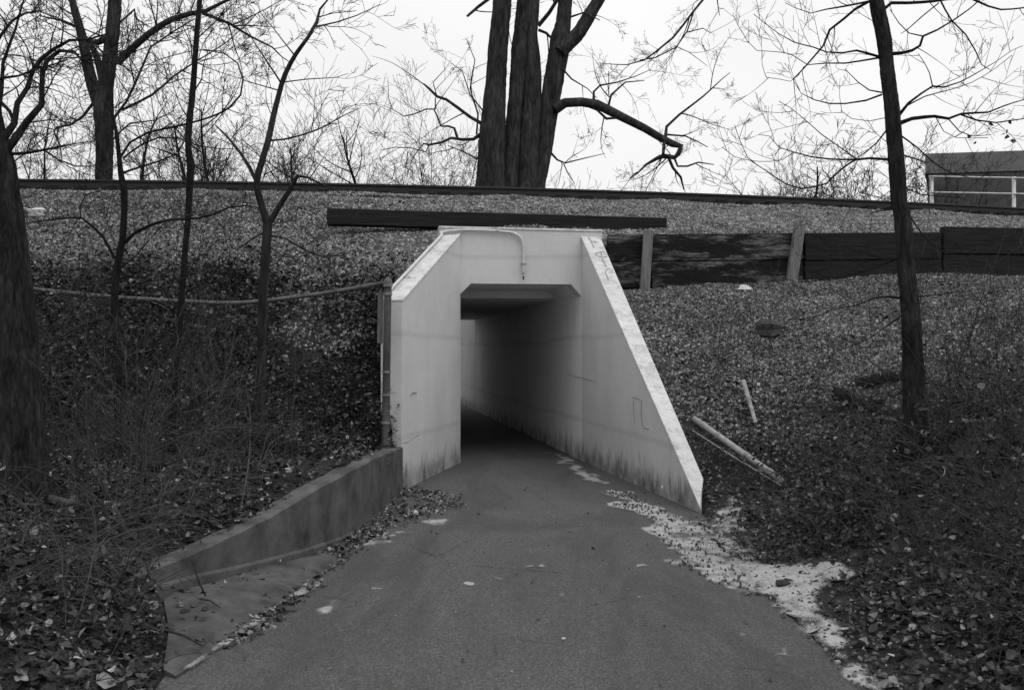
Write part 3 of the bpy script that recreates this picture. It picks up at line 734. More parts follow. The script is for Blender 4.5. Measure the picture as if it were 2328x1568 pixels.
def traced_tree(name, label, Y, trunks, limbs, mat, twig, step, rough=0.0, sides=12, twmat='twig', group=None, limbmat=None, relief=None, **kw):
    b = trunks[0][1][0]; base = at(*vp(trunks[0][0], b[0], b[1]), Y)
    e = empty(name, tuple(base)); tag(e, label, 'tree', group)
    TW = Tubes()
    for v, pts, *dy in trunks:
        P, R = trace(Y, v, pts, *(dy or [0])); P, R = resample(P, R, step); T = Tubes()
        if relief: P2, R2 = resample(P, R, relief[2]); T.bark(P2, R2, relief[3], relief[0], relief[1])
        else: T.add(P, R, sides, False, rough)
        T.build('trunk', mat, e)
        limb_twigs(TW, P, R, twig.get('trunk', .6), twig['len'], twig['lvl'], skip=twig.get('tskip', .3), **kw)
    for v, pts in limbs:
        dy = random.uniform(-.02, .02) * Y
        P, R = trace(Y, v, pts, dy); P, R = resample(P, R, step); T = Tubes(); T.add(P, R, 8 if R[0] > .03 else 6, False, rough * .5); T.build('limb', limbmat or mat, e)
        limb_twigs(TW, P, R, twig['per'], twig['len'], twig['lvl'], **kw)
    TW.build('twigs', MT[twmat], e)['kind'] = 'stuff'
    return e

# huge left-edge trunk
traced_tree('old_tree', 'thick rough barked tree trunk at the left edge of the photo', 6.8,
    [(4, [(120, 2150, 460), (110, 1800, 430), (100, 1552, 390), (85, 1000, 320), (65, 500, 262), (40, 0, 180), (15, -250, 150), (-15, -400, 125), (-70, -700, 105), (-150, -1300, 80)])],
    [(1, [(40, 950, 60), (110, 860, 52), (170, 770, 46), (265, 660, 40), (265, 560, 34), (270, 460, 32), (300, 380, 28), (380, 320, 25), (470, 330, 18), (520, 380, 12)]),
     (1, [(20, 880, 52), (90, 780, 42), (110, 650, 36), (170, 560, 30), (210, 440, 26), (260, 370, 24), (340, 310, 22), (440, 255, 18), (560, 250, 14), (690, 210, 8)]),
     (1, [(50, 975, 22), (180, 965, 19), (290, 945, 15), (400, 920, 10), (600, 890, 5)]),
     (1, [(290, 955, 14), (370, 1010, 12), (480, 1050, 10), (600, 1050, 6)]),
     (1, [(-20, 760, 40), (10, 560, 28), (20, 400, 22), (100, 180, 16), (150, 0, 10), (220, -150, 6)]),
     (1, [(0, 640, 26), (60, 700, 22), (90, 780, 20)]),
     (1, [(-40, 300, 24), (80, 130, 16), (240, 70, 10), (380, 120, 5)]),
     (1, [(-30, 500, 20), (120, 480, 12), (260, 430, 8), (420, 480, 4)])],
    MT['bark_near'], dict(per=9, len=.6, lvl=2, trunk=1.2, tskip=.55), .09, .10, 16, upb=.02, wob=.45, kids=(2, 4), relief=(.014, .03, .03, 90))

traced_tree('forked_tree', 'forked bare tree standing behind the track at the left', 27,
    [(1, [(655, 1320, 112), (655, 1180, 105), (660, 900, 108), (655, 700, 122), (665, 560, 100), (690, 400, 90), (710, 200, 85), (725, 0, 80), (735, -400, 60)]),
     (1, [(640, 690, 85), (580, 520, 72), (540, 330, 62), (510, 200, 52), (455, 0, 45), (390, -300, 32)])],
    [(1, [(650, 500, 60), (605, 340, 40), (565, 265, 26)]), (1, [(700, 230, 48), (620, 268, 40), (550, 258, 22)]),
     (1, [(740, 400, 52), (830, 310, 46), (940, 215, 42), (1080, 125, 38), (1200, 88, 34), (1300, 70, 26), (1420, 10, 20), (1550, -60, 12)]),
     (1, [(1280, 85, 22), (1450, 150, 18), (1580, 230, 14), (1720, 300, 10), (1780, 360, 7), (1840, 400, 5)]),
     (1, [(710, 760, 18), (800, 640, 16), (900, 420, 14), (950, 300, 12), (1080, 210, 10), (1230, 120, 7)]),
     (1, [(770, 695, 18), (960, 600, 16), (1100, 480, 13), (1220, 400, 10), (1440, 260, 7), (1650, 60, 4)]),
     (1, [(590, 650, 20), (520, 740, 17), (440, 790, 15), (360, 805, 14), (340, 830, 11), (380, 920, 8), (390, 1000, 6)]),
     (1, [(500, 180, 16), (380, 130, 12), (250, 100, 8), (120, 180, 5)]), (1, [(740, 160, 14), (850, 60, 12), (870, 180, 8), (960, 250, 5)]),
     (1, [(700, 900, 12), (820, 780, 10), (980, 760, 8), (1100, 700, 5)])],
    MT['bark_mid'], dict(per=2.4, len=2.0, lvl=3, trunk=1.4), .35, .06, 12, upb=.05, wob=.22, kids=(3, 4), ratio=.52, rmin=.006, relief=(.02, .06, .1, 40))

traced_tree('sapling', 'slender dark sapling rising straight past the rail at left', 9.0,
    [(4, [(1080, 1560, 46), (1090, 1400, 42), (1115, 1000, 40), (1145, 620, 38), (1165, 350, 36), (1190, 60, 36), (1197, -93, 42), (1205, -243, 46), (1190, -353, 40), (1195, -493, 38), (1215, -693, 36), (1230, -873, 34), (1245, -1093, 32), (1262, -1293, 30), (1285, -1650, 22)])],
    [(1, [(1225, 580, 10), (1275, 500, 8), (1280, 430, 6), (1320, 300, 3)]), (1, [(1200, 760, 9), (1150, 690, 7), (1100, 560, 5), (1060, 400, 3)]), (4, [(1160, 480, 9), (1210, 400, 7), (1235, 330, 4)]),
     (4, [(1150, 520, 9), (1110, 470, 7), (1085, 380, 4)]), (1, [(1240, 250, 9), (1380, 120, 7), (1520, -20, 4)]), (1, [(1235, 330, 8), (1160, 180, 6), (1120, 20, 4)])],
    MT['bark_dark'], dict(per=5, len=.5, lvl=2, trunk=1.6, tskip=.35), .10, .10, 10, upb=.1, wob=.35, kids=(2, 3))

traced_tree('vine_tree', 'crooked small tree with long arching branch, nearest the thick left trunk', 8.5,
    [(4, [(740, 1560, 50), (745, 1350, 46), (750, 1000, 45), (725, 650, 46), (745, 380, 45), (775, 220, 42), (785, 60, 40), (785, -93, 45), (765, -193, 36), (755, -293, 30), (735, -463, 22), (715, -563, 16), (690, -613, 12), (640, -663, 6)])],
    [(1, [(765, 990, 15), (820, 900, 14), (930, 840, 14), (1150, 790, 13), (1330, 740, 13), (1450, 680, 12), (1520, 600, 12), (1535, 500, 11), (1500, 400, 10), (1420, 340, 8), (1300, 315, 7), (1200, 325, 6), (1000, 380, 5), (850, 450, 4)]),
     (4, [(785, 240, 24), (860, 170, 20), (1000, 110, 18), (1080, 95, 16), (1250, 85, 15), (1350, 60, 13), (1450, 15, 12), (1560, 5, 10), (1640, 20, 7)]),
     (4, [(725, 340, 22), (650, 200, 18), (580, 130, 16), (510, 80, 14), (400, 85, 12), (270, 100, 8), (140, 120, 4)]),
     (1, [(510, 1370, 10), (505, 1310, 9), (540, 1230, 7), (640, 1200, 4)]), (1, [(780, 1090, 16), (900, 1050, 13), (1000, 1020, 12), (1120, 970, 8)]),
     (1, [(775, 1000, 13), (900, 910, 12), (1000, 870, 10), (1120, 870, 9), (1250, 920, 8), (1400, 940, 6), (1500, 940, 4)]),
     (4, [(760, 400, 10), (850, 330, 8), (960, 200, 6), (1060, 90, 4)]), (4, [(740, 700, 14), (600, 740, 11), (450, 800, 8), (320, 880, 5)])],
    MT['bark_dark'], dict(per=4, len=.45, lvl=2, trunk=1.5, tskip=.3), .09, .10, 10, upb=.05, wob=.4, kids=(2, 3))

traced_tree('leaning_tree', 'young forked tree leaning right beside the left wing wall', 9.6,
    [(4, [(1635, 1640, 66), (1640, 1450, 60), (1650, 1000, 55), (1660, 600, 55), (1680, 300, 56), (1692, 110, 60)]),
     (1, [(1692, 1420, 54), (1650, 1290, 43), (1620, 1160, 42), (1650, 1030, 40), (1690, 900, 38), (1725, 740, 36), (1760, 600, 32), (1800, 470, 30), (1870, 340, 26), (1950, 230, 22), (2000, 140, 20), (2020, 60, 14), (2070, 0, 10), (2150, -100, 6)])],
    [(1, [(1700, 1410, 42), (1760, 1310, 36), (1830, 1200, 32), (1880, 1110, 24), (1940, 1120, 16), (2050, 1170, 10), (2150, 1220, 5)]),
     (1, [(1620, 1150, 28), (1580, 1060, 24), (1520, 970, 20), (1440, 870, 15), (1360, 790, 8)]), (1, [(1690, 890, 13), (1800, 880, 12), (1900, 855, 11), (2050, 800, 9), (2150, 740, 7), (2280, 680, 4)]),
     (1, [(1995, 170, 12), (2130, 140, 9), (2250, 100, 7), (2400, 30, 4)]), (1, [(2010, 110, 8), (2100, 85, 6), (2250, 70, 4)]), (1, [(1790, 520, 9), (1950, 500, 7), (2120, 490, 5), (2200, 465, 3)]),
     (1, [(1785, 540, 13), (1720, 440, 11), (1660, 350, 9), (1600, 260, 7), (1560, 180, 4)]), (1, [(1770, 575, 9), (1650, 540, 7), (1540, 510, 4)]),
     (4, [(1690, 190, 15), (1800, 210, 14), (1900, 270, 13), (2030, 325, 11), (2150, 320, 8), (2250, 280, 4)]), (4, [(2085, 325, 9), (2080, 430, 9), (2030, 500, 6), (2020, 560, 4)]),
     (4, [(1690, 145, 10), (1760, 110, 8), (1840, 100, 5)]), (4, [(1670, 170, 13), (1570, 230, 10), (1440, 330, 5)]), (1, [(1860, 350, 9), (1780, 250, 7), (1720, 170, 5), (1640, 80, 3)]),
     (4, [(1690, 260, 9), (1780, 320, 8), (1900, 350, 6), (2000, 420, 4)])],
    MT['bark_mid'], dict(per=3.5, len=.5, lvl=2, trunk=.9, tskip=.4), .10, .06, 10, upb=.12, wob=.35, kids=(2, 4))

# the great triple trunk behind the track
big_twig = dict(per=1.1, len=1.5, lvl=3, trunk=.08)
traced_tree('triple_tree', 'huge bare tree of several close trunks towering behind the track at centre', 24.5,
    [(2, [(1025, 1330, 205), (1030, 1180, 190), (1040, 900, 175), (1050, 700, 145), (1062, 500, 128), (1075, 300, 125), (1095, 100, 118), (1103, 0, 115), (1135, -400, 90)]),
     (2, [(1150, 1330, 120), (1155, 1180, 115), (1170, 900, 115), (1190, 650, 105), (1205, 500, 115), (1225, 350, 140), (1250, 200, 148), (1270, 0, 145), (1290, -400, 105)], .5),
     (2, [(1262, 1330, 140), (1270, 1180, 132), (1280, 900, 128), (1295, 650, 108), (1300, 450, 100), (1292, 300, 85), (1280, 150, 60)], .2),
     (2, [(1320, 1330, 80), (1335, 1180, 75), (1370, 950, 92), (1390, 750, 110), (1420, 550, 120), (1450, 380, 125), (1470, 250, 128), (1485, 150, 95), (1495, 60, 90), (1502, 0, 86), (1515, -400, 66)], .4),
     (2, [(1470, 330, 90), (1530, 265, 90), (1590, 200, 86), (1650, 100, 80), (1710, 0, 72), (1880, -300, 55)])],
    [(2, [(1430, 690, 75), (1500, 650, 60), (1600, 645, 58), (1700, 660, 60), (1780, 700, 60), (1880, 750, 55), (2000, 810, 50), (2100, 870, 48), (2180, 910, 45), (2230, 925, 40), (2215, 970, 32), (2190, 995, 28), (2120, 985, 32), (2080, 1000, 24), (2010, 1040, 15), (1960, 1090, 10), (1910, 1130, 6)]),
     (2, [(2125, 900, 22), (2118, 975, 20)]), (2, [(2150, 990, 20), (2180, 1060, 18), (2230, 1120, 15), (2250, 1200, 8)]), (2, [(2190, 1000, 16), (2210, 1050, 14), (2270, 1050, 12), (2340, 1025, 10), (2440, 1040, 6)]),
     (2, [(1640, 670, 16), (1700, 695, 14), (1760, 750, 18), (1830, 745, 14)]), (2, [(1680, 645, 20), (1680, 580, 14), (1720, 540, 12), (1830, 520, 9), (1950, 480, 6), (2040, 440, 4)]),
     (2, [(1770, 680, 16), (1790, 600, 14), (1880, 520, 10), (2000, 510, 5)]), (2, [(1775, 600, 8), (1775, 450, 5)]),
     (2, [(2130, 890, 26), (2140, 800, 18), (2220, 725, 15), (2370, 610, 11), (2490, 500, 6), (2540, 460, 4)]), (2, [(2135, 850, 14), (2260, 860, 10), (2400, 930, 6)]),
     (2, [(1395, 950, 18), (1450, 1010, 13), (1500, 1030, 10), (1620, 1000, 7), (1750, 970, 4)]), (2, [(1490, 1035, 9), (1520, 1100, 6), (1560, 1160, 4)]),
     (2, [(990, 790, 24), (900, 740, 20), (820, 680, 20), (750, 630, 18), (690, 610, 18), (640, 560, 15), (605, 530, 10)]), (2, [(690, 610, 9), (665, 520, 7), (750, 430, 4)]),
     (2, [(980, 840, 28), (920, 880, 22), (850, 882, 20), (780, 872, 18), (720, 900, 16), (640, 915, 14), (600, 905, 8)]),
     (2, [(822, 882, 18), (800, 810, 16), (760, 797, 14), (715, 797, 12), (690, 730, 11), (670, 690, 10), (620, 690, 9), (550, 720, 8), (480, 735, 7), (410, 690, 5), (385, 620, 4), (380, 500, 3)]),
     (2, [(640, 915, 10), (620, 960, 8), (530, 935, 7), (430, 930, 6), (330, 950, 4)]), (2, [(680, 690, 8), (680, 620, 7)]),
     (2, [(1330, 165, 28), (1400, 80, 26), (1450, 0, 22), (1490, -90, 18)]), (2, [(1335, 192, 20), (1380, 210, 18), (1410, 240, 14)]), (2, [(880, 105, 16), (950, 45, 20), (1010, 0, 22), (1080, -60, 24)]),
     (2, [(940, 850, 14), (950, 720, 12), (900, 560, 10), (930, 380, 7), (880, 260, 4)]), (2, [(980, 700, 10), (900, 600, 8), (850, 450, 6), (780, 400, 4)]), (2, [(940, 1000, 12), (860, 960, 10), (760, 920, 6)]),
     (3, [(520, -330, 30), (420, -150, 20), (300, 0, 15), (235, 80, 14), (110, 240, 14), (0, 330, 12), (-70, 380, 10), (-180, 410, 7), (-350, 400, 4)]), (3, [(240, 80, 12), (200, 200, 10), (130, 300, 9), (0, 365, 8), (-100, 380, 5)]),
     (3, [(200, 205, 8), (300, 180, 6), (350, 210, 4)]), (3, [(120, 290, 7), (210, 330, 5), (330, 420, 3)]), (3, [(330, -60, 9), (390, 0, 8), (405, 100, 4)]),
     (2, [(1470, 420, 14), (1540, 500, 10), (1640, 560, 6), (1700, 620, 4)]), (2, [(1530, 110, 14), (1620, 80, 10), (1720, 130, 6)])],
    MT['bark_mid'], big_twig, .3, .05, 16, upb=.0, wob=.22, kids=(2, 4), ratio=.5, rmin=.0035, twmat='twig', relief=(.028, .07, .09, 64))

# right-hand tree
traced_tree('slope_tree', 'bare tree with spreading side branches growing on the right slope', 7.5,
    [(6, [(1640, 1680, 175), (1632, 1500, 152), (1640, 1300, 145), (1625, 1000, 130), (1610, 700, 115), (1585, 450, 108), (1570, 200, 106), (1550, 30, 101), (1540, 7, 100), (1530, -143, 100), (1515, -343, 98), (1490, -643, 92), (1465, -843, 88), (1445, -1043, 90), (1410, -1213, 90), (1395, -1293, 88), (1330, -1650, 72)])],
    [(3, [(1480, 1008, 17), (1350, 1000, 16), (1260, 1010, 15), (1150, 1090, 13), (1080, 1160, 12), (1000, 1180, 11), (920, 1192, 10), (820, 1160, 8), (700, 1080, 6), (580, 990, 5), (530, 880, 4), (500, 790, 2)]),
     (3, [(1260, 1008, 12), (1100, 1005, 11), (980, 990, 9), (870, 960, 7), (780, 930, 5), (720, 860, 4), (650, 850, 2)]), (3, [(1270, 1003, 8), (1150, 920, 7), (1050, 850, 6), (960, 770, 5), (850, 680, 3), (780, 640, 2)]),
     (3, [(870, 965, 6), (800, 1010, 5), (650, 1020, 4), (500, 990, 3), (420, 930, 2)]), (3, [(1430, 598, 14), (1330, 635, 12), (1200, 655, 10), (1100, 655, 9), (1000, 630, 7), (920, 590, 4), (890, 540, 2)]),
     (3, [(1430, 585, 10), (1350, 570, 8), (1280, 520, 6), (1200, 440, 3)]), (3, [(1420, 362, 17), (1330, 335, 15), (1270, 320, 13), (1180, 335, 11), (1080, 330, 9), (1000, 300, 8), (880, 270, 7), (780, 215, 5), (680, 140, 3), (620, 90, 2)]),
     (3, [(1420, 365, 13), (1300, 385, 11), (1200, 400, 10), (1080, 400, 8), (960, 410, 6), (860, 345, 5), (720, 325, 4), (640, 320, 3), (580, 260, 2), (540, 190, 1.5)]), (3, [(940, 420, 6), (900, 480, 5), (850, 515, 4), (780, 500, 3), (700, 490, 2)]),
     (3, [(1360, 5, 19), (1260, 60, 18), (1190, 120, 17), (1100, 190, 16), (1060, 290, 13), (1000, 360, 12), (930, 440, 10), (870, 500, 6)]), (3, [(1350, 10, 14), (1200, 40, 12), (1080, 60, 9), (980, 85, 6), (880, 50, 4), (820, 20, 2)]),
     (3, [(1430, 70, 24), (1490, 20, 22), (1600, 20, 20), (1750, 10, 19), (1850, -5, 17), (2000, -5, 15), (2100, 40, 12), (2180, 62, 11), (2328, 50, 9), (2450, 20, 6)]),
     (3, [(1800, 5, 11), (1870, 130, 10), (1960, 220, 9), (2020, 320, 8), (2060, 410, 6), (2110, 440, 3)]), (3, [(1790, 20, 9), (1690, 100, 8), (1600, 180, 7), (1550, 215, 4)]),
     (3, [(1485, 342, 26), (1560, 335, 22), (1620, 320, 20), (1670, 290, 17), (1690, 230, 15), (1780, 190, 13), (1880, 130, 11), (1980, 60, 9), (2050, 0, 7), (2100, -80, 5)]), (3, [(1690, 230, 9), (1600, 210, 7), (1540, 150, 6), (1480, 60, 4)]),
     (3, [(1535, 730, 24), (1600, 650, 18), (1680, 590, 14), (1750, 545, 13), (1820, 552, 11), (1920, 520, 9), (2050, 450, 7), (2150, 390, 5), (2250, 320, 3), (2320, 290, 2)]), (3, [(1575, 675, 10), (1700, 610, 8), (1850, 570, 6), (2000, 520, 5), (2150, 430, 3), (2250, 350, 2)]),
     (3, [(1750, 545, 8), (1730, 460, 6), (1700, 400, 5), (1660, 340, 3)]), (3, [(1540, 780, 32), (1620, 750, 26), (1700, 740, 24), (1760, 735, 20), (1850, 750, 18), (1930, 720, 16), (2000, 715, 14), (2100, 710, 12), (2200, 670, 10), (2328, 630, 7), (2450, 610, 4)]),
     (3, [(1930, 725, 12), (2030, 760, 11), (2150, 775, 9), (2328, 750, 7), (2450, 760, 4)]), (3, [(1850, 752, 8), (1920, 830, 7), (2000, 860, 5), (2120, 850, 3)]), (3, [(1770, 740, 6), (1820, 830, 5), (1900, 870, 4), (2100, 870, 3)]),
     (3, [(1540, 850, 11), (1650, 930, 9), (1750, 1020, 8), (1880, 1100, 6), (1980, 1120, 4)]), (3, [(1550, 975, 10), (1660, 1010, 8), (1720, 1030, 5)]), (3, [(1465, 815, 11), (1400, 900, 9), (1330, 960, 8), (1260, 1005, 6)]),
     (3, [(1450, 745, 6), (1350, 765, 5), (1240, 750, 4), (1170, 700, 3)]), (6, [(1540, 588, 18), (1470, 580, 14), (1390, 585, 13), (1330, 610, 10), (1250, 640, 8), (1130, 655, 7), (1000, 710, 5), (850, 720, 3)]),
     (6, [(1640, 582, 13), (1750, 570, 8), (1880, 555, 5), (2000, 540, 3)]), (6, [(1550, 705, 10), (1440, 780, 8), (1300, 870, 7), (1150, 920, 5), (1080, 970, 3)]), (6, [(1530, 335, 13), (1380, 400, 10), (1230, 440, 9), (1080, 470, 7), (900, 490, 5), (800, 460, 3)]),
     (6, [(1500, 28, 11), (1400, 40, 8), (1350, 60, 5)]), (3, [(1560, 1180, 9), (1680, 1230, 7), (1800, 1240, 5), (1940, 1250, 3)]), (6, [(1600, 60, 10), (1680, 180, 8), (1780, 270, 6), (1900, 240, 4), (2040, 130, 2)]),
     (6, [(1570, 330, 9), (1440, 350, 7), (1300, 290, 5), (1080, 290, 4), (940, 240, 2)])],
    MT['bark_near'], dict(per=4.5, len=.38, lvl=2, trunk=2.4, tskip=.2), .08, .07, 14, upb=.08, wob=.22, kids=(2, 3), ratio=.5, rmin=.0016, twmat='twig', limbmat=MT['bark_dark'], relief=(.006, .018, .03, 48))

# bare trees and scrub behind the track
def scrub(name, label, px, Y, top, stems, spread, mat, lvl=3, r=.05, zb=CREST, upb=.06, lean=0, kids=(2, 4), group=None, rmin=.004, wob=.2):
    X = (px - 1164) / FPX * Y; zb = gz(X, Y); zt = EYE + (800 - top) / FPX * Y; H = zt - zb
    e = empty(name, (X, Y, zb)); tag(e, label, 'tree' if stems < 3 else 'shrub', group)
    TR = Tubes(); TW = Tubes()
    for s_ in range(stems):
        d = Vector((lean + random.uniform(-spread, spread), random.uniform(-spread, spread), 1)).normalized()
        h = H * random.uniform(.55, .9) if stems > 1 else H * .85; p = Vector((X + random.uniform(-.15, .15) * stems * .4, Y, zb - .1)); n = 10
        P = [p]; R = [r * (1 if stems == 1 else random.uniform(.6, 1.1))]
        r0 = R[0]
        for i in range(n):
            d = (d + rvec() * .13 + UPV * .04).normalized(); p = p + d * h / n; P.append(p); R.append(r0 * (1 - .8 * (i + 1) / n))
        TR.add(P, R, 6, False, .05)
        limb_twigs(TW, P, R, 12 / h * (1.6 if stems < 3 else 1.0), h * .42, lvl - 1, skip=.22, upb=upb, wob=wob, kids=kids, ratio=.55, rmin=rmin)
    TR.build('trunk', mat, e); TW.build('crown', MT['twig'], e)['kind'] = 'stuff'
BT = [(330, 30, 170, 1, .3, 'thin bare tree just right of the forked tree behind the track'), (478, 26, 200, 1, .15, 'upright bare tree behind the rail, between the two left saplings'),
      (535, 27, 150, 1, .2, 'bare tree behind the rail, just left of the leaning young tree'), (700, 28, 250, 1, .4, 'low twiggy tree just right of the leaning young tree behind the rail'),
      (858, 25.5, 240, 1, .25, 'small crooked tree left of the huge central trunks'), (1845, 30, 330, 1, .2, 'dead thin stem tree left of the right slope tree')]
for px, Y, top, st, sp_, lb in BT: scrub('bare_tree', lb, px, Y, top, st, sp_, MT['bark_dark'], 3, .09, upb=.05)
SC = [(60, 24, 180, 5, .5, 'tangled shrub behind the rail at the far left edge'), (170, 26, 260, 4, .5, 'low shrub behind the rail just left of the forked tree'), (390, 25, 230, 5, .45, 'dense shrub behind the rail, right of the forked tree'),
      (440, 29, 190, 5, .4, 'tall wispy shrub behind the straight sapling'), (590, 26, 260, 6, .5, 'many stemmed shrub behind the leaning young tree'), (660, 30, 240, 5, .5, 'twiggy shrub behind rail right of the leaning tree'),
      (770, 27, 290, 5, .6, 'spreading shrub behind the rail above the timber left end'), (920, 26, 290, 6, .6, 'rounded shrub behind the rail left of the central trunks'), (1010, 25.3, 180, 6, .45, 'tall shrub touching the central trunks on their left'), (1340, 28, 330, 4, .6, 'low fine shrub just right of the central trunks'), (1760, 32, 400, 5, .5, 'low shrub on the skyline left of the right slope tree'),
      (2160, 31, 330, 4, .5, 'shrub in front of the dark shed')]
for px, Y, top, st, sp_, lb in SC: scrub('bare_shrub', lb, px, Y, top, st, sp_, MT['bark_dark'], 3, .035, upb=.08, kids=(3, 5))
for i, (px, top, lb) in enumerate([(1730, 425, 'leftmost distant bare tree on the right skyline'), (1800, 420, 'second distant bare tree on the right skyline'), (1870, 408, 'distant bare tree on the skyline left of the densest clump'), (1905, 395, 'dense distant bare tree left of the right slope tree trunk'),
      (1950, 385, 'tallest distant bare tree beside the right slope tree trunk'), (2000, 392, 'distant bare tree touching the left side of the right trunk'), (2075, 400, 'distant bare tree between the right trunk and the shed')]):
    scrub('distant_tree', lb, px, 62 + i % 3 * 3, top, 4, .35, MT['bark_dark'], 4 if i > 2 else 3, .14, zb=0, upb=.06, kids=(3, 5), rmin=.014)
scrub('roof_tree', 'bare tree top showing above the shed roof at far right', 2290, 70, 325, 3, .3, MT['bark_dark'], 3, .15, zb=0, rmin=.016)

# ------------------------------------------------------------------ scattered pieces: stones and leaves
KITS = {}
def kit(variants, mat):
    key = (id(variants), mat.name)
    if key not in KITS:
        col = bpy.data.collections.new('pieces')              # shapes to be strewn; not linked to the scene
        for v, f in variants:
            me = bpy.data.meshes.new('piece'); me.from_pydata([tuple(q) for q in np.asarray(v)], [], [tuple(int(a) for a in q) for q in np.asarray(f)]); me.materials.append(mat)
            col.objects.link(bpy.data.objects.new('piece', me))
        ng = bpy.data.node_groups.new('strew', 'GeometryNodeTree')
        ng.interface.new_socket('Geometry', in_out='INPUT', socket_type='NodeSocketGeometry'); ng.interface.new_socket('Geometry', in_out='OUTPUT', socket_type='NodeSocketGeometry')
        gi = ng.nodes.new('NodeGroupInput'); go = ng.nodes.new('NodeGroupOutput'); ci = ng.nodes.new('GeometryNodeCollectionInfo'); ci.inputs['Collection'].default_value = col
        ci.inputs['Separate Children'].default_value = True; ci.inputs['Reset Children'].default_value = True
        ip = ng.nodes.new('GeometryNodeInstanceOnPoints'); ip.inputs['Pick Instance'].default_value = True
        for nm, ty, so in (('rot', 'FLOAT_VECTOR', 'Rotation'), ('scl', 'FLOAT_VECTOR', 'Scale'), ('var', 'INT', 'Instance Index')):
            na = ng.nodes.new('GeometryNodeInputNamedAttribute'); na.data_type = ty; na.inputs['Name'].default_value = nm
            ng.links.new(next(o for o in na.outputs if o.enabled and o.name == 'Attribute'), ip.inputs[so])
        ng.links.new(gi.outputs[0], ip.inputs['Points']); ng.links.new(ci.outputs[0], ip.inputs['Instance']); ng.links.new(ip.outputs[0], go.inputs[0])
        KITS[key] = ng
    return KITS[key]
def scatter(name, variants, pos, scl, tilt, mat):
    n = len(pos); me = bpy.data.meshes.new(name); me.vertices.add(n); me.vertices.foreach_set('co', np.asarray(pos, np.float32).ravel())
    rot = np.stack([rng.normal(0, tilt * .75, n), rng.normal(0, tilt * .75, n), rng.uniform(0, 2 * math.pi, n)], 1)
    sc3 = np.asarray(scl)[:, None] * rng.uniform(.7, 1.25, (n, 3))
    a = me.attributes.new('rot', 'FLOAT_VECTOR', 'POINT'); a.data.foreach_set('vector', rot.astype(np.float32).ravel())
    a = me.attributes.new('scl', 'FLOAT_VECTOR', 'POINT'); a.data.foreach_set('vector', sc3.astype(np.float32).ravel())
    a = me.attributes.new('var', 'INT', 'POINT'); a.data.foreach_set('value', rng.integers(0, len(variants), n).astype(np.int32))
    o = link(name, me, mat); md = o.modifiers.new('strew', 'NODES'); md.node_group = kit(variants, mat)
    return o
CUBE = np.array([(-1, -1, -1), (1, -1, -1), (1, 1, -1), (-1, 1, -1), (-1, -1, 1), (1, -1, 1), (1, 1, 1), (-1, 1, 1)], float) * .42
CF = np.array([(0, 3, 2, 1), (4, 5, 6, 7), (0, 1, 5, 4), (1, 2, 6, 5), (2, 3, 7, 6), (3, 0, 4, 7)])
STONES = []
for i in range(10):
    v = CUBE * rng.uniform(.55, 1.1, 3) + rng.uniform(-.17, .17, (8, 3)); v[4:, :2] *= rng.uniform(.45, .95); STONES.append((v, CF))
def leafv(wd, fold, curl, lobes=False):
    v = [(0, 0, 0), (-wd, .30, fold), (-wd * .8, .65, fold + curl * .5), (0, 1.0, curl), (wd * .8, .65, fold + curl * .4), (wd, .30, fold), (0, .5, -.02)]
    f = [(0, 5, 6), (5, 4, 6), (4, 3, 6), (3, 2, 6), (2, 1, 6), (1, 0, 6)]
    v = np.array(v) - np.array([0, .5, 0]); return v, np.array(f)
LEAVES = [leafv(rng.uniform(.22, .45), rng.uniform(-.05, .3), rng.uniform(-.15, .45)) for _ in range(10)]
LEAVES4 = []
for _ in range(8):
    wd = rng.uniform(.2, .42); fo = rng.uniform(-.05, .3); cu = rng.uniform(-.2, .4)
    LEAVES4.append((np.array([(0, -.5, 0), (-wd, 0, fo), (0, .5, cu), (wd, -.05, fo * .8), (0, .02, 0)]), np.array([(0, 3, 4), (3, 2, 4), (2, 1, 4), (1, 0, 4)])))
LEAVESC = []
for _ in range(14):
    wd = rng.uniform(.16, .42); tw = rng.uniform(-.5, .5); cur = rng.uniform(-1.6, 2.4); cup = rng.uniform(-.3, .9); vv = []
    for j, (yy, ww) in enumerate([(-.5, .12), (-.17, 1.0), (.2, .8), (.5, .06)]):
        a = cur * yy; cy0 = math.sin(a) / cur if abs(cur) > .1 else yy; cz0 = (1 - math.cos(a)) / cur if abs(cur) > .1 else 0
        for sx in (-1, 1):
            w2 = wd * ww * rng.uniform(.75, 1.25); vv.append((sx * w2 * math.cos(tw * yy), cy0 + rng.uniform(-.06, .06), cz0 + cup * ww * wd * .5 + sx * w2 * math.sin(tw * yy)))
        vv.append((0, cy0, cz0))
    ff = []
    for j in range(3):
        o_ = j * 3; ff += [(o_, o_ + 2, o_ + 5, o_ + 3), (o_ + 2, o_ + 1, o_ + 4, o_ + 5)]
    LEAVESC.append((np.array(vv), np.array(ff)))
def sample(n, x0, x1, y0, y1, dens):
    x = rng.uniform(x0, x1, n); y = rng.uniform(y0, y1, n)
    vis = np.abs(x) < (y * .52 + 1.2)
    x, y = x[vis], y[vis]; r = region(x, y); p = dens(x, y, r); k = rng.uniform(0, 1, len(x)) < p
    x, y = x[k], y[k]; return np.stack([x, y, ground(x, y)], 1)
def track_dist(x, y): return rail_y(x) - y
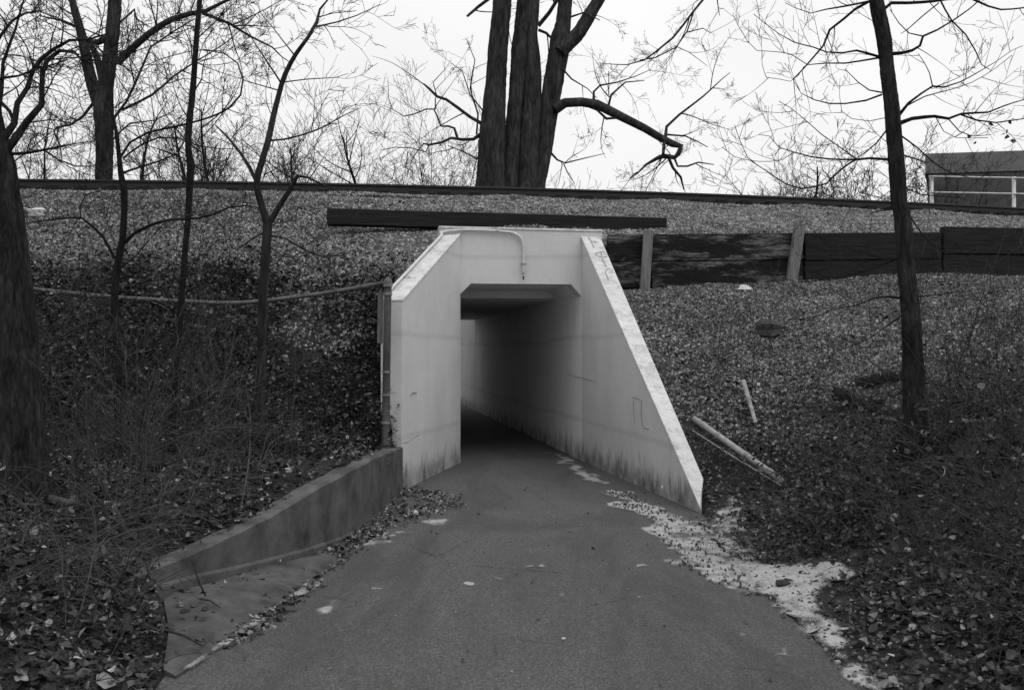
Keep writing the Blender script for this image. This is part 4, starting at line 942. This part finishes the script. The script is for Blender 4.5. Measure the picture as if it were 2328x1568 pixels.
# ballast above: slope behind the portal and plank wall and the left upper slope
def d_ballast(x, y, r):
    up_ = (r == 1) & (y > 11.6) & (y < rail_y(x) + .3)
    lft = np.clip((-x - 1.5) / 2.0, 0, 1)
    p = np.where(up_, 1.0 - .35 * lft, 0)
    return p
pos = sample(330000, -11, 13, 11.5, 23, d_ballast)
tag(scatter('ballast', STONES, pos + [0, 0, .005], rng.uniform(.022, .052, len(pos)), .5, MT['ballast']), 'pale crushed stone ballast over the upper railway bank', 'ballast', kind='stuff')
def d_grit(x, y, r): return np.where((r == 2) & (y > 7.5), np.clip((ground(x, y) - .3) / .8, .12, 1), 0) * np.where(y < plank_y(x) - .1, 1, 0)
pos = sample(220000, 1.3, 9.5, 7, 16, d_grit)
tag(scatter('slope_gravel', STONES, pos + [0, 0, .004], rng.uniform(.018, .045, len(pos)), .6, MT['grit']), 'dark gravel and chips covering the right hand slope', 'gravel', kind='stuff')
# leaves
def fl8(v, pts): return [on_floor(*vp(v, x, y)) for x, y in pts]
pa = fl8(8, [(1370, 50), (1420, 48), (1500, 72), (1565, 122), (1600, 158), (1700, 198), (1752, 232), (1745, 252), (1650, 238), (1600, 205), (1520, 158), (1535, 132), (1450, 118), (1490, 105), (1440, 70)])
pb = fl8(8, [(1755, 290), (1800, 282), (1850, 308), (1920, 302), (1960, 348), (2050, 385), (2130, 420), (2220, 460), (2328, 480), (2400, 500), (2489, 440), (2589, 420), (2600, 520), (2549, 580), (2569, 640), (2629, 660), (2769, 790), (2969, 800), (3269, 830), (3319, 870), (3169, 920), (3069, 1000), (3109, 1060), (3169, 1110), (3249, 1180), (3259, 1260), (3269, 1330), (3319, 1390), (3469, 1460), (3600, 1570), (3389, 1570), (3249, 1400), (2969, 1150), (2759, 960), (2729, 958), (2589, 950), (2669, 930), (2419, 880), (2319, 810), (2200, 775), (2150, 757), (2240, 722), (2120, 662), (2130, 640), (2080, 580), (2010, 545), (2060, 510), (2020, 462), (1950, 432), (1870, 415), (1800, 396), (1790, 380), (1840, 365), (1820, 340), (1760, 312)])
def d_leaf(x, y, r):
    p = np.zeros(len(x))
    low = (r == 1) & (y < 12.2); p[low] = 1.0
    up_ = (r == 1) & (y >= 12.2) & (y < rail_y(x) - 1.2); p[up_] = np.clip((-x[up_] - 1.0) / 3.5, .02, .5)
    rt = r == 2; z = ground(x, y); p[rt] = np.where(z[rt] > 1.2, .30, .95) * np.clip((x[rt] - 1.72) / .5, .05, 1)
    p *= np.clip(.75 + vnoise(x, y, .8, 21) * 1.1 + vnoise(x, y, .25, 22) * .8, .08, 1)
    p[in_poly(x, y, pb)] *= .4
    return p
pos = sample(300000, -9, 8.5, 2.6, 18, d_leaf)
pos = pos + np.stack([np.zeros(len(pos)), np.zeros(len(pos)), rng.uniform(.005, .04, len(pos))], 1)
tag(scatter('leaf_litter', LEAVESC, pos, rng.uniform(.02, .062, len(pos)) * np.where(rng.uniform(0, 1, len(pos)) < .06, 1.7, 1) * np.clip(1.3 - pos[:, 1] * .04, .7, 1.2), .5, MT['leaf_dry']), 'dead fallen leaves littering the banks on both sides', 'leaves', kind='stuff')
# ivy and standing leaves on the left bank and the right foot
def d_ivy(x, y, r):
    a = (r == 1) & (x < -1.3) & (x > -8) & (y > 9.6 + .0 * x) & (y < 12.3)
    return np.where(a, np.clip(.55 + vnoise(x, y, .5, 5) * 1.6, 0, 1), 0)
pos = sample(60000, -7, -1.3, 9.4, 12.4, d_ivy)
pos = pos + np.stack([rng.normal(0, .03, len(pos)), rng.normal(0, .03, len(pos)), rng.uniform(.02, .42, len(pos)) * rng.uniform(.2, 1, len(pos))], 1)
tag(scatter('ivy', LEAVESC, pos, rng.uniform(.035, .075, len(pos)), .8, MT['leaf_ivy']), 'dark leafy ground cover on the steep bank left of the portal', 'ground cover', kind='stuff')

# pale sand strewn along the path edges
def sheet(name, polys, cell, label, jag=.10, z=.004, soft=.05, full=1.0):
    VV = []; FF = []; CV = []
    for poly in polys:
        px = [p[0] for p in poly]; py = [p[1] for p in poly]
        x = np.arange(min(px) - .2, max(px) + .2, cell); y = np.arange(min(py) - .3, max(py) + .3, cell * 1.6)
        X, Y = np.meshgrid(x, y); xw = X + vnoise(X, Y, .16, 11) * jag + vnoise(X, Y, .05, 12) * jag * .5; yw = Y + vnoise(X, Y, .22, 13) * jag * 2.2 + vnoise(X, Y, .06, 14) * jag
        c = in_poly(xw, yw, poly).astype(float)
        for axis, k in ((0, max(1, int(soft * 1.6 / (cell * 1.6)))), (1, max(1, int(soft / cell)))):
            for _ in range(2):
                w_ = 2 * k + 1; cs = np.cumsum(np.pad(c, [(k + 1, k) if a == axis else (0, 0) for a in (0, 1)], mode='edge'), axis)
                c = (np.take(cs, range(w_, cs.shape[axis]), axis) - np.take(cs, range(0, cs.shape[axis] - w_), axis)) / w_
        c = c * full + (vnoise(X, Y, .3, 15) * .75 + vnoise(X, Y, .09, 16) * .6 + vnoise(X, Y * .4, .035, 19) * .4) * np.minimum(c * 2, 1)
        jj, kk = np.where(c[:-1, :-1] > .04)
        Z = np.where((region(X, Y) == 2), np.clip(ground(X, Y) + .012, .004, .4), 0) + z + (vnoise(X, Y, .08, 17) + .5) * .004
        off = sum(len(v) for v in VV); nxx = X.shape[1]; q = jj * nxx + kk
        VV.append(np.stack([X.ravel(), Y.ravel(), Z.ravel()], 1)); CV.append(c.ravel()); FF.append(np.stack([q, q + 1, q + 1 + nxx, q + nxx], 1) + off)
    V_ = np.concatenate(VV); F_ = np.concatenate(FF); C_ = np.concatenate(CV); used = np.unique(F_); rem = -np.ones(len(V_), int); rem[used] = np.arange(len(used))
    me = np_mesh(name, V_[used], rem[F_], True); a = me.attributes.new('cover', 'FLOAT', 'POINT'); a.data.foreach_set('value', C_[used].astype(np.float32))
    return tag(link(name, me, MT['pale_sand']), label, 'sand', kind='stuff')
sheet('pale_sand', [pa, pb], .012, 'pale sand drifted along the right edge of the path', .12, .004, .035, .8)
pc = fl8(8, [(150, 660), (200, 630), (300, 600), (450, 548), (515, 558), (420, 597), (300, 642), (200, 668)])
pd = fl8(8, [(600, 500), (640, 470), (780, 478), (700, 515)])
strip = [(1110, 1440), (1400, 1225), (1640, 1060), (1850, 925), (1990, 860), (2020, 880), (1890, 960), (1680, 1090), (1440, 1270), (1250, 1360), (1150, 1455)]
pe = [(x + .012, y) for x, y in fl8(7, strip)]; pf = fl8(7, [(2000, 1036), (2090, 1030), (2130, 1002), (2158, 990), (2150, 1018), (2100, 1040), (2010, 1046)])
sheet('pale_sand', [pc, pd, pf], .012, 'pale sand smears on the left side of the path below the low wall', .12, .003, .03, .55)
sheet('pale_sand', [pe], .010, 'pale sand line along the edge of the concrete apron', .07, .016, .022, .8)
bits = []
for x, y, a_, b_ in [(1065, 852, 55, 12), (1320, 758, 45, 9), (1235, 765, 30, 8), (1095, 930, 35, 7), (890, 895, 22, 8), (1435, 882, 16, 7), (1450, 945, 16, 10), (1925, 945, 22, 9), (1960, 770, 60, 6), (325, 908, 35, 6), (690, 490, 70, 8), (1190, 1000, 14, 5)]:
    bits.append(fl8(8, [(x - a_, y), (x - a_ * .3, y - b_), (x + a_ * .6, y - b_ * .7), (x + a_, y + b_ * .2), (x + a_ * .2, y + b_), (x - a_ * .6, y + b_ * .6)]))
for x, y, a_, b_ in [(830, 1315, 65, 10), (580, 1180, 40, 5), (610, 1232, 25, 6)]:
    bits.append(fl8(9, [(x - a_, y + b_), (x, y - b_ * .4), (x + a_, y - b_), (x + a_ * .9, y), (x - a_ * .1, y + b_)]))
sheet('pale_sand', bits, .008, 'scattered pale flecks lying on the middle of the path', .11, .003, .005, .7)

# litter along the foot of the low wall and beside the sand
def along(pts, n, wid): # points near a polyline on the floor
    P = [Vector((x, y, 0)) for x, y in pts]; o = []
    for _ in range(n):
        i = random.randrange(len(P) - 1); q = P[i].lerp(P[i + 1], random.random()); o.append((q.x + random.gauss(0, wid), q.y + random.gauss(0, wid * 1.5), .008))
    return np.array(o)
foot = fl8(8, [(470, 300), (300, 480), (150, 600), (30, 700)]); foot2 = fl8(7, [(2250, 600), (2080, 760), (1900, 900), (1700, 1080), (1500, 1200), (1400, 1250)])
ft3 = fl8(8, [(480, 300), (650, 320), (750, 390), (560, 430), (350, 500), (200, 600)])
pos = np.concatenate([along(foot, 420, .07), along(foot2, 520, .05), along(ft3, 700, .09)])
pos = pos[region(pos[:, 0], pos[:, 1]) == 0]
tag(scatter('path_debris', STONES, pos, rng.uniform(.012, .04, len(pos)), .6, MT['grit']), 'small stones washed along the foot of the low wall', 'debris', kind='stuff')
pos2 = np.concatenate([along(foot, 160, .09), along(foot2, 260, .06), along(ft3, 260, .12)]); pos2 = pos2[region(pos2[:, 0], pos2[:, 1]) == 0]; pos2[:, 2] = .018
rr = np.stack([rng.uniform(-1.5, 1.7, 260), rng.uniform(4.2, 12, 260), np.full(260, .010)], 1); rr = rr[region(rr[:, 0], rr[:, 1]) == 0]
q_ = rng.uniform(0, 1, 500); ax_ = np.stack([rng.uniform(-2.2, -1.4, 500), rng.uniform(4.7, 7.4, 500), np.full(500, .085)], 1); ax_ = ax_[in_poly(ax_[:, 0], ax_[:, 1], ap) & (rng.uniform(0, 1, 500) < np.clip((-1.55 - ax_[:, 0]) * 1.6, .08, .6))]
pos2 = np.concatenate([pos2, ax_, rr]); sz = rng.uniform(.03, .075, len(pos2)); sz[-len(rr):] *= rng.uniform(.15, .6, len(rr))
tag(scatter('path_leaves', LEAVESC, pos2, sz, .45, MT['leaf_dry']), 'dead leaves blown onto the asphalt path', 'leaves', kind='stuff')
pos = np.array([(q[0] + random.gauss(0, .16), q[1] + random.gauss(0, .3), 0) for q in pb for _ in range(45)]); pos[:, 2] = np.clip(ground(pos[:, 0], pos[:, 1]), 0, .2) + .015
pos = pos[(region(pos[:, 0], pos[:, 1]) == 2) | in_poly(pos[:, 0], pos[:, 1], pb)]
tag(scatter('sand_pebbles', STONES, pos, rng.uniform(.006, .026, len(pos)), .6, MT['grit']), 'small dark pebbles on the pale sand at right', 'pebbles', kind='stuff')

# loose single stones
def stone(px, py, s_, mt, label, cat='stone', nm='stone'):
    p = on_ground(px, py); bm = bmesh.new(); bmesh.ops.create_icosphere(bm, subdivisions=2, radius=s_)
    ph = [random.uniform(0, 6) for _ in range(6)]
    for v in bm.verts:
        c = v.co.normalized(); k = 1 + .22 * math.sin(3 * c.x + ph[0]) * math.cos(4 * c.y + ph[1]) + .18 * math.sin(5 * c.z + ph[2]) + random.uniform(-.06, .06)
        v.co = Vector((v.co.x * k * 1.2, v.co.y * k, v.co.z * k * .75))
    me = bpy.data.meshes.new(nm); bm.to_mesh(me); bm.free(); o = link(nm, me, MT[mt]); o.location = p + Vector((0, 0, s_ * .35)); o.rotation_euler = (0, 0, random.uniform(0, 6)); return tag(o, label, cat)
stone(1778, 1336, .05, 'dark_stone', 'single dark stone lying on the pale sand beside the path')
stone(1692, 663, .085, 'pale_stone', 'small pale stone standing below the plank wall')
stone(1745, 760, .16, 'dark_stone', 'flat dark stone lying midway up the right gravel slope')
stone(85, 492, .13, 'pale_stone', 'pale scrap on the left gravel slope beside the thick trunk', 'scrap', 'pale_scrap')
stone(660, 1072, .035, 'pale_stone', 'pale leaf sized chip on the bank above the low wall')
stone(152, 1048, .04, 'pale_stone', 'bright chip on the brush beside the thick left trunk')

# dark broken logs by the right tree
for i, (x0, y0, x1, y1, r_, lb) in enumerate([(1900, 905, 1985, 950, .07, 'black broken log, left one beside the right tree base'), (1950, 885, 2055, 868, .075, 'black broken log, upper one behind the right tree base'), (1880, 945, 2010, 928, .035, 'thin dark stick under the broken logs')]):
    a = on_ground(x0, y0) + Vector((0, 0, .05)); b = on_ground(x1, y1) + Vector((0, 0, .07)); T = Tubes(); P, R = resample([a, a.lerp(b, .4) + Vector((0, 0, .02)), b], [r_, r_ * .9, r_ * .7], .1); T.add(P, R, 9, True, .15)
    tag(T.build('broken_log', MT['bark_dark']), lb, 'log')
# fallen branches on the left bank
for i, (pts, r_, lb) in enumerate([([(80, 655), (180, 664), (258, 673), (330, 678)], .05, 'fallen dark branch lying beside the thick left trunk at rail height'), ([(105, 793), (170, 765), (262, 724)], .06, 'thick fallen limb slanting up from the thick left trunk'),
      ([(450, 676), (520, 674), (570, 671)], .02, 'straight stick above the bent pipe rail'), ([(110, 1148), (150, 1156), (178, 1160)], .035, 'short pale log lying in the leaves at lower left')]):
    P = [on_ground(*q) + Vector((0, 0, r_ * 1.2)) for q in pts]; T = Tubes(); P, R = resample(P, list(np.linspace(r_, r_ * .6, len(P))), .12); T.add(P, R, 8, True, .12)
    tag(T.build('fallen_branch', MT['cane'] if i == 3 else MT['dead_branch']), lb, 'branch')
# twigs lying over the low wall and apron
for pts, r_, lb in [([(440, 1272), (455, 1320), (470, 1352)], .007, 'dark stick leaning on the near end of the low wall'), ([(455, 1358), (480, 1362), (503, 1378)], .006, 'small stick lying on the apron at the wall foot'), ([(378, 1428), (420, 1440), (463, 1463)], .008, 'dark twig lying across the apron slab')]:
    P = []
    for i, q in enumerate(pts):
        z = .115 if 'apron' in lb else np.interp(i, [0, 2], [.30, .11]); X, Y = on_floor(q[0], q[1], z); P.append(Vector((X, Y - .02, z)))
    T = Tubes(); T.add(P, [r_, r_ * .9, r_ * .6], 6, True, .1); tag(T.build('stick', MT['dead_branch']), lb, 'stick')

# ------------------------------------------------------------------ brambles and leafy clumps
def bramble(label, x, y, n, Ln, mat, leaves=0, spread=.9, hgt=1.0, rad=.35, lsize=(.03, .06), lmat='leaf_dry', r0=.004):
    e = empty('bramble', (x, y, gz(x, y))); tag(e, label, 'shrub'); T = Tubes(); LP = []
    for i in range(n):
        bx, by = x + random.gauss(0, rad), y + random.gauss(0, rad)
        if region(np.array([bx]), np.array([by]))[0] == 0: continue
        p = Vector((bx, by, gz(bx, by) - .02)); a = random.uniform(0, 2 * math.pi); d = Vector((math.cos(a) * spread, math.sin(a) * spread * .7, random.uniform(.5, 1.3) * hgt)).normalized(); l_ = Ln * random.uniform(.4, 1.2); m_ = 9; P = [p]; R = [r0]
        for k in range(m_):
            d = (d + rvec() * .16 + Vector((0, 0, -.11))).normalized(); p = p + d * l_ / m_
            P.append(p); R.append(max(.0016, r0 * (1 - .75 * k / m_)))
        T.add(P, R, 4 if r0 > .004 else 3)
        for k in range(random.randint(2, 5)):
            j = random.randrange(2, m_); dd_ = (rvec() + (P[j] - P[j - 1]).normalized()).normalized(); grow(T, P[j], dd_, l_ * .28, R[j] * .7, 1 if random.random() < .4 else 0, .0, .3, (1, 3), .6, rmin=.0014)
        for _ in range(leaves):
            j = random.randrange(1, m_ + 1); q = P[j] + rvec() * .06; LP.append((q.x, q.y, max(q.z, gz(q.x, q.y) + .02)))
    T.build('canes', mat, e)['kind'] = 'stuff'
    if LP:
        LPn = np.array(LP); o = scatter('leaves', LEAVESC, LPn, rng.uniform(*lsize, len(LPn)), 1.0, MT[lmat]); o.parent = e; o.location = -Vector(e.location); o['kind'] = 'stuff'
BR = [('tangled bramble canes at the foot of the thick left trunk', -2.75, 6.5, 70, 1.0, 3), ('bramble canes in the lower left corner of the photo', -2.2, 4.7, 50, .7, 5), ('bramble canes arching beside the near end of the low wall', -2.35, 6.1, 50, .75, 0),
      ('bramble canes between the thick trunk and the crooked tree', -3.5, 8.2, 80, 1.1, 2), ('bramble canes at the base of the slender sapling', -2.95, 8.9, 80, 1.0, 2), ('bramble canes at the base of the leaning young tree', -2.3, 9.4, 70, .9, 2),
      ('wiry canes on the bank behind the middle of the low wall', -2.15, 8.0, 40, .7, 0), ('wiry canes under the bent pipe rail', -4.2, 10.6, 90, 1.2, 3), ('wiry canes over the ivy bank next to the fence post', -2.6, 11.0, 60, .7, 5),
      ('tangled canes left of the crooked tree high on the bank', -4.6, 9.4, 80, 1.2, 3), ('dark tangle in front of the thick left trunk', -2.5, 5.5, 60, .8, 4), ('dark thicket between the slender sapling and the leaning young tree', -3.1, 10.3, 90, 1.1, 4),
      ('dark thicket behind the crooked tree below the pipe rail', -5.2, 10.8, 90, 1.2, 4)]
for i, (lb, x, y, n_, l_, lv) in enumerate(BR): bramble(lb, x, y, n_, l_, MT['cane'] if i % 2 == 0 else MT['dead_branch'], lv, rad=.4)
BRR = [('dark leafy bush at the foot of the right slope by the sand', 2.5, 7.5, 130, .85, 10, .26, 'leaf_ivy'), ('leafy bush behind the fallen fence pipe', 2.85, 8.4, 110, .85, 9, .32, 'leaf_ivy'), ('bramble canes below the right slope tree', 3.2, 6.9, 70, .95, 3, .4, 'leaf_dry'),
       ('long arching canes at the right edge of the photo', 3.7, 7.6, 80, 1.2, 3, .4, 'leaf_dry'), ('dark bushy clump in the lower right corner', 2.8, 5.0, 120, .75, 10, .26, 'leaf_ivy'), ('upright stalks right of the sand near the lower right corner', 2.85, 5.9, 50, .85, 3, .3, 'leaf_ivy'),
       ('tangled canes behind the right tree trunk', 4.2, 8.8, 70, 1.0, 4, .45, 'leaf_dry'), ('thin canes around the short broken pipe', 2.9, 9.6, 26, .7, 2, .35, 'leaf_dry'), ('dark tangle beside the right slope tree base', 3.5, 8.3, 100, .95, 9, .35, 'leaf_ivy'),
       ('low dark growth at the bottom right edge of the photo', 2.35, 4.3, 60, .45, 7, .2, 'leaf_ivy')]
for i, (lb, x, y, n_, l_, lv, rd, lm) in enumerate(BRR): bramble(lb, x, y, n_, l_, MT['dead_branch'] if i % 2 else MT['cane'], lv, rad=rd, lmat=lm, lsize=(.03, .065))
def stalks(label, x, y, n, h, rad):
    e = empty('bare_stalks', (x, y, gz(x, y))); tag(e, label, 'shrub'); T = Tubes()
    for _ in range(n):
        bx, by = x + random.gauss(0, rad), y + random.gauss(0, rad)
        if region(np.array([bx]), np.array([by]))[0] == 0: continue
        grow(T, Vector((bx, by, gz(bx, by) - .03)), Vector((random.gauss(0, .25), random.gauss(0, .25), 1)), h * random.uniform(.5, 1.2), random.uniform(.004, .008), 2, .05, .16, (3, 6), .42, .7, rmin=.0016)
    T.build('stems', MT['cane'] if n == 26 and x < 0 else MT['dead_branch'], e)['kind'] = 'stuff'
for a_ in [('upright bare stalks behind the near end of the low wall', -2.5, 7.0, 26, 1.1, .4), ('upright bare stalks between the sapling and the leaning tree', -2.7, 9.2, 30, 1.4, .45), ('upright bare stalks left of the crooked small tree', -4.2, 8.9, 30, 1.6, .5), ('upright bare stalks along the bent pipe rail', -3.6, 11.2, 30, 1.3, .7),
          ('upright bare stalks on the right foreground bank', 2.9, 5.6, 22, 1.0, .3), ('upright bare stalks right of the slope tree', 3.9, 7.2, 26, 1.4, .4), ('thin bare stalks on the gravel slope below the plank wall', 3.6, 10.8, 10, 1.1, .6)]: stalks(*a_)
# dried leaves hanging on the right tree's outer branch
hang = np.array([at(*vp(3, x + random.uniform(-25, 25), y + random.uniform(-15, 20)), 7.6) for x, y in [(2000, 870), (1980, 860), (2030, 890), (2130, 795), (2140, 800), (2180, 835), (2200, 845), (2240, 870), (2260, 885), (2230, 905), (2220, 770)]])
o = scatter('hanging_leaves', LEAVES, hang, rng.uniform(.03, .055, len(hang)), 1.2, MT['leaf_ivy']); tag(o, 'dried leaves hanging from an outer branch of the right slope tree', 'leaves', kind='stuff')

S.render.resolution_x = 1024; S.render.resolution_y = 689
S.render.engine = 'CYCLES'
S.cycles.max_bounces = 8; S.cycles.diffuse_bounces = 6
